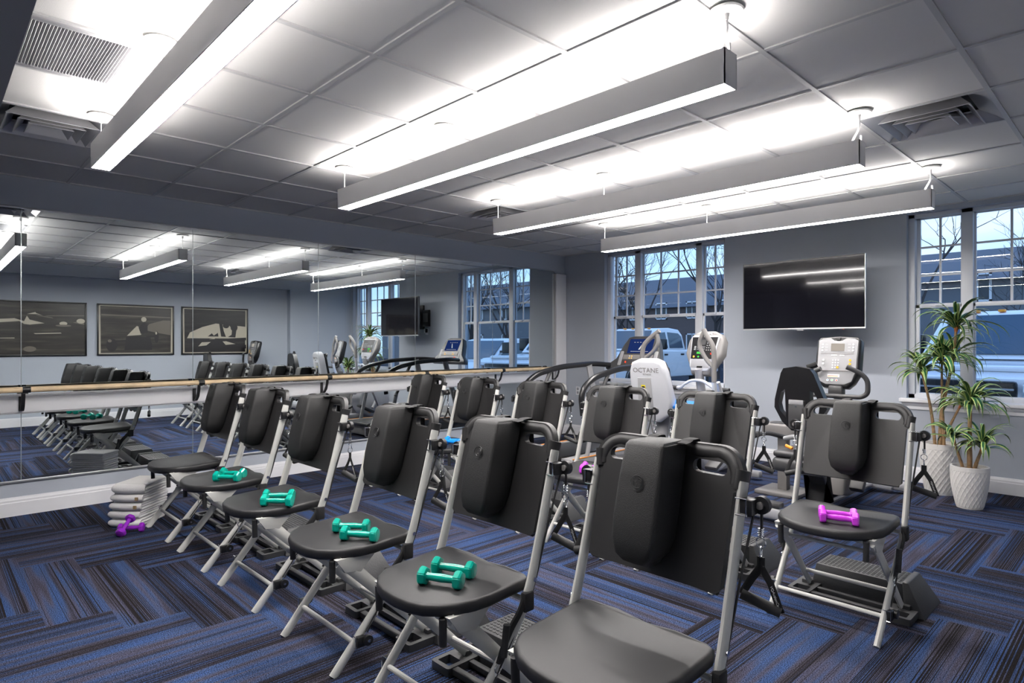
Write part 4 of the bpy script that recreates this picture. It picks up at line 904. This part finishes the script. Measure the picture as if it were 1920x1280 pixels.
vehicle('parked_car', 'white car parked beside the pickup truck, seen in the mirror', (8.3, 12.8, GZ), 262, 'car')
def house(name, lbl, x0, x1, y0, y1, zw, zr, mt, nw, rows=2):
    t = thing(name, lbl, 'house', ((x0+x1)/2, y0, GZ)); hx = (x1-x0)/2; dy = y1-y0; b = B(mt); b.box(-hx, hx, 0, dy, 0, zw-GZ); b.go('wall', t)
    b = B('roof'); e = .5; a, c = zw-GZ, zr-GZ
    b.hexa([(-hx-e, -e, a-.15), (hx+e, -e, a-.15), (hx+e, dy+e, a-.15), (-hx-e, dy+e, a-.15)], [(-hx*.6, dy*.45, c), (hx*.6, dy*.45, c), (hx*.6, dy*.55, c), (-hx*.6, dy*.55, c)]); b.go('roof', t)
    for r in range(rows):
        for k in range(nw):
            x = -hx+(k+.5)*2*hx/nw; z = 1.0+r*2.6; b = B('vinyl')
            for p in ((x-.55, x-.45, z, z+1.4), (x+.45, x+.55, z, z+1.4), (x-.55, x+.55, z, z+.1), (x-.55, x+.55, z+1.3, z+1.4), (x-.03, x+.03, z, z+1.4)): b.box(p[0], p[1], -.08, .0, p[2], p[3])
            b.box(x-.5, x+.5, -.04, -.01, z+.05, z+1.35, m='housewin'); b.go('window', t)
house('brick_house', 'long dark two storey house beyond the parking lot, behind the left window', -36, -10, 45, 55, 4.4, 7.2, 'brick', 9)
house('apartment_house', 'grey two storey house beyond the parking lot, behind the right window', -7.5, 13, 37, 46, 4.5, 6.3, 'siding', 7)
house('distant_house', 'wide grey house on the far side seen past the parked car', 20, 52, 36, 46, 4.4, 7.0, 'siding', 9)
def tree(x, y, h, seed, lbl, dens=3):
    random.seed(seed); t = thing('bare_tree', lbl, 'tree', (x, y, GZ), group='bare trees beyond the parking lot'); b1 = B('bark'); b2 = B('bark'); cnt = [0]
    def grow(bb, p, d, L, r, lv):
        n = 3; pts = [p]; q = p.copy(); dd = d.copy()
        for k in range(n):
            dd = (dd+Vector((random.uniform(-.16, .16), random.uniform(-.16, .16), random.uniform(-.02, .12)))).normalized(); q = q+dd*L/n; pts.append(q.copy())
        bb.tube(pts, [r, r*.85, r*.72, r*.6], seg=6 if lv < 2 else 3, caps=False)
        if lv >= 5: return
        for k in range(random.choice((2, 3, 3)) if lv else 5):
            a = random.uniform(0, 2*PI); sp = random.uniform(.35, .8); o = dd.orthogonal().normalized(); o.rotate(Matrix.Rotation(a, 3, dd)); nd = (dd*math.cos(sp)+o*math.sin(sp)); nd.z += .12; nd.normalize()
            s0 = pts[-1] if k < 2 else pts[random.choice((1, 2, 3))]
            grow(b2 if lv >= 0 else bb, s0.copy(), nd, L*random.uniform(.62, .82), r*random.uniform(.48, .66), lv+1)
    grow(b1, Vector((0, 0, 0)), Vector((0, 0, 1)), h*.30, h*.013, 0)
    b1.go('trunk', t); b2.go('branches', t)
for k, (x, y, h, l) in enumerate(((-9.2, 19.5, 8.5, 'bare tree furthest left behind the left window'), (-12.5, 27, 9.0, 'bare tree behind the middle pane of the left window'), (-7.6, 25.5, 8.5, 'bare tree behind the right pane of the left window'), (-19, 34, 9, 'more distant bare tree behind the left window'),
                                  (.4, 20, 8.5, 'bare tree behind the narrow pane of the right window'), (3.6, 30, 7.0, 'smaller bare tree beyond the truck of the right window'), (17, 22, 8.5, 'bare tree seen in the mirror beyond the parked car'), (24, 25, 9, 'bare tree furthest right, seen only in the mirror'))):
    tree(x, y, h, 40+k, l)

# ---------------------------------------------------------------- world, camera, render settings
w = bpy.data.worlds.new('World'); scene.world = w; w.use_nodes = True; nt = w.node_tree; nt.nodes.clear()
out = nt.nodes.new('ShaderNodeOutputWorld'); bg = nt.nodes.new('ShaderNodeBackground'); nt.links.new(bg.outputs[0], out.inputs[0])
tc = nt.nodes.new('ShaderNodeTexCoord'); sp = nt.nodes.new('ShaderNodeSeparateXYZ'); nt.links.new(tc.outputs['Generated'], sp.inputs[0]); g = G(nt)
n = g.noise(sp.outputs[0], sp.outputs[1], g.m('MULTIPLY', sp.outputs[2], 4.), 2.2, 4.)
base = g.ramp(sp.outputs[2], [(.0, (.52, .76, 1.)), (.25, (.32, .58, 1.)), (1., (.13, .33, .85))])
cl = g.ramp(n, [(.45, (0, 0, 0)), (.65, (1, 1, 1))])
nt.links.new(g.mix(g.m('MULTIPLY', cl, .6), base, (.80, .90, 1.)), bg.inputs[0]); bg.inputs[1].default_value = 1.35

cam = bpy.data.cameras.new('Camera'); co = bpy.data.objects.new('Camera', cam); COL.objects.link(co); scene.camera = co
cam.sensor_width = 36; cam.lens = 1160/1920*36; cam.shift_y = 4/1920; cam.clip_start = .02; cam.clip_end = 300
co.location = (5.883, 0, 1.28); co.rotation_euler = (math.radians(90), 0, math.atan2(1213, 1160))

scene.view_settings.view_transform = 'Standard'; scene.view_settings.look = 'None'; scene.view_settings.gamma = 1; scene.view_settings.exposure = 0.28
scene.view_settings.use_curve_mapping = False
cy = scene.cycles; cy.use_denoising = True; cy.max_bounces = 10; cy.diffuse_bounces = 5; cy.glossy_bounces = 6; cy.transparent_max_bounces = 12; cy.sample_clamp_indirect = 6; cy.caustics_reflective = False; cy.caustics_refractive = False
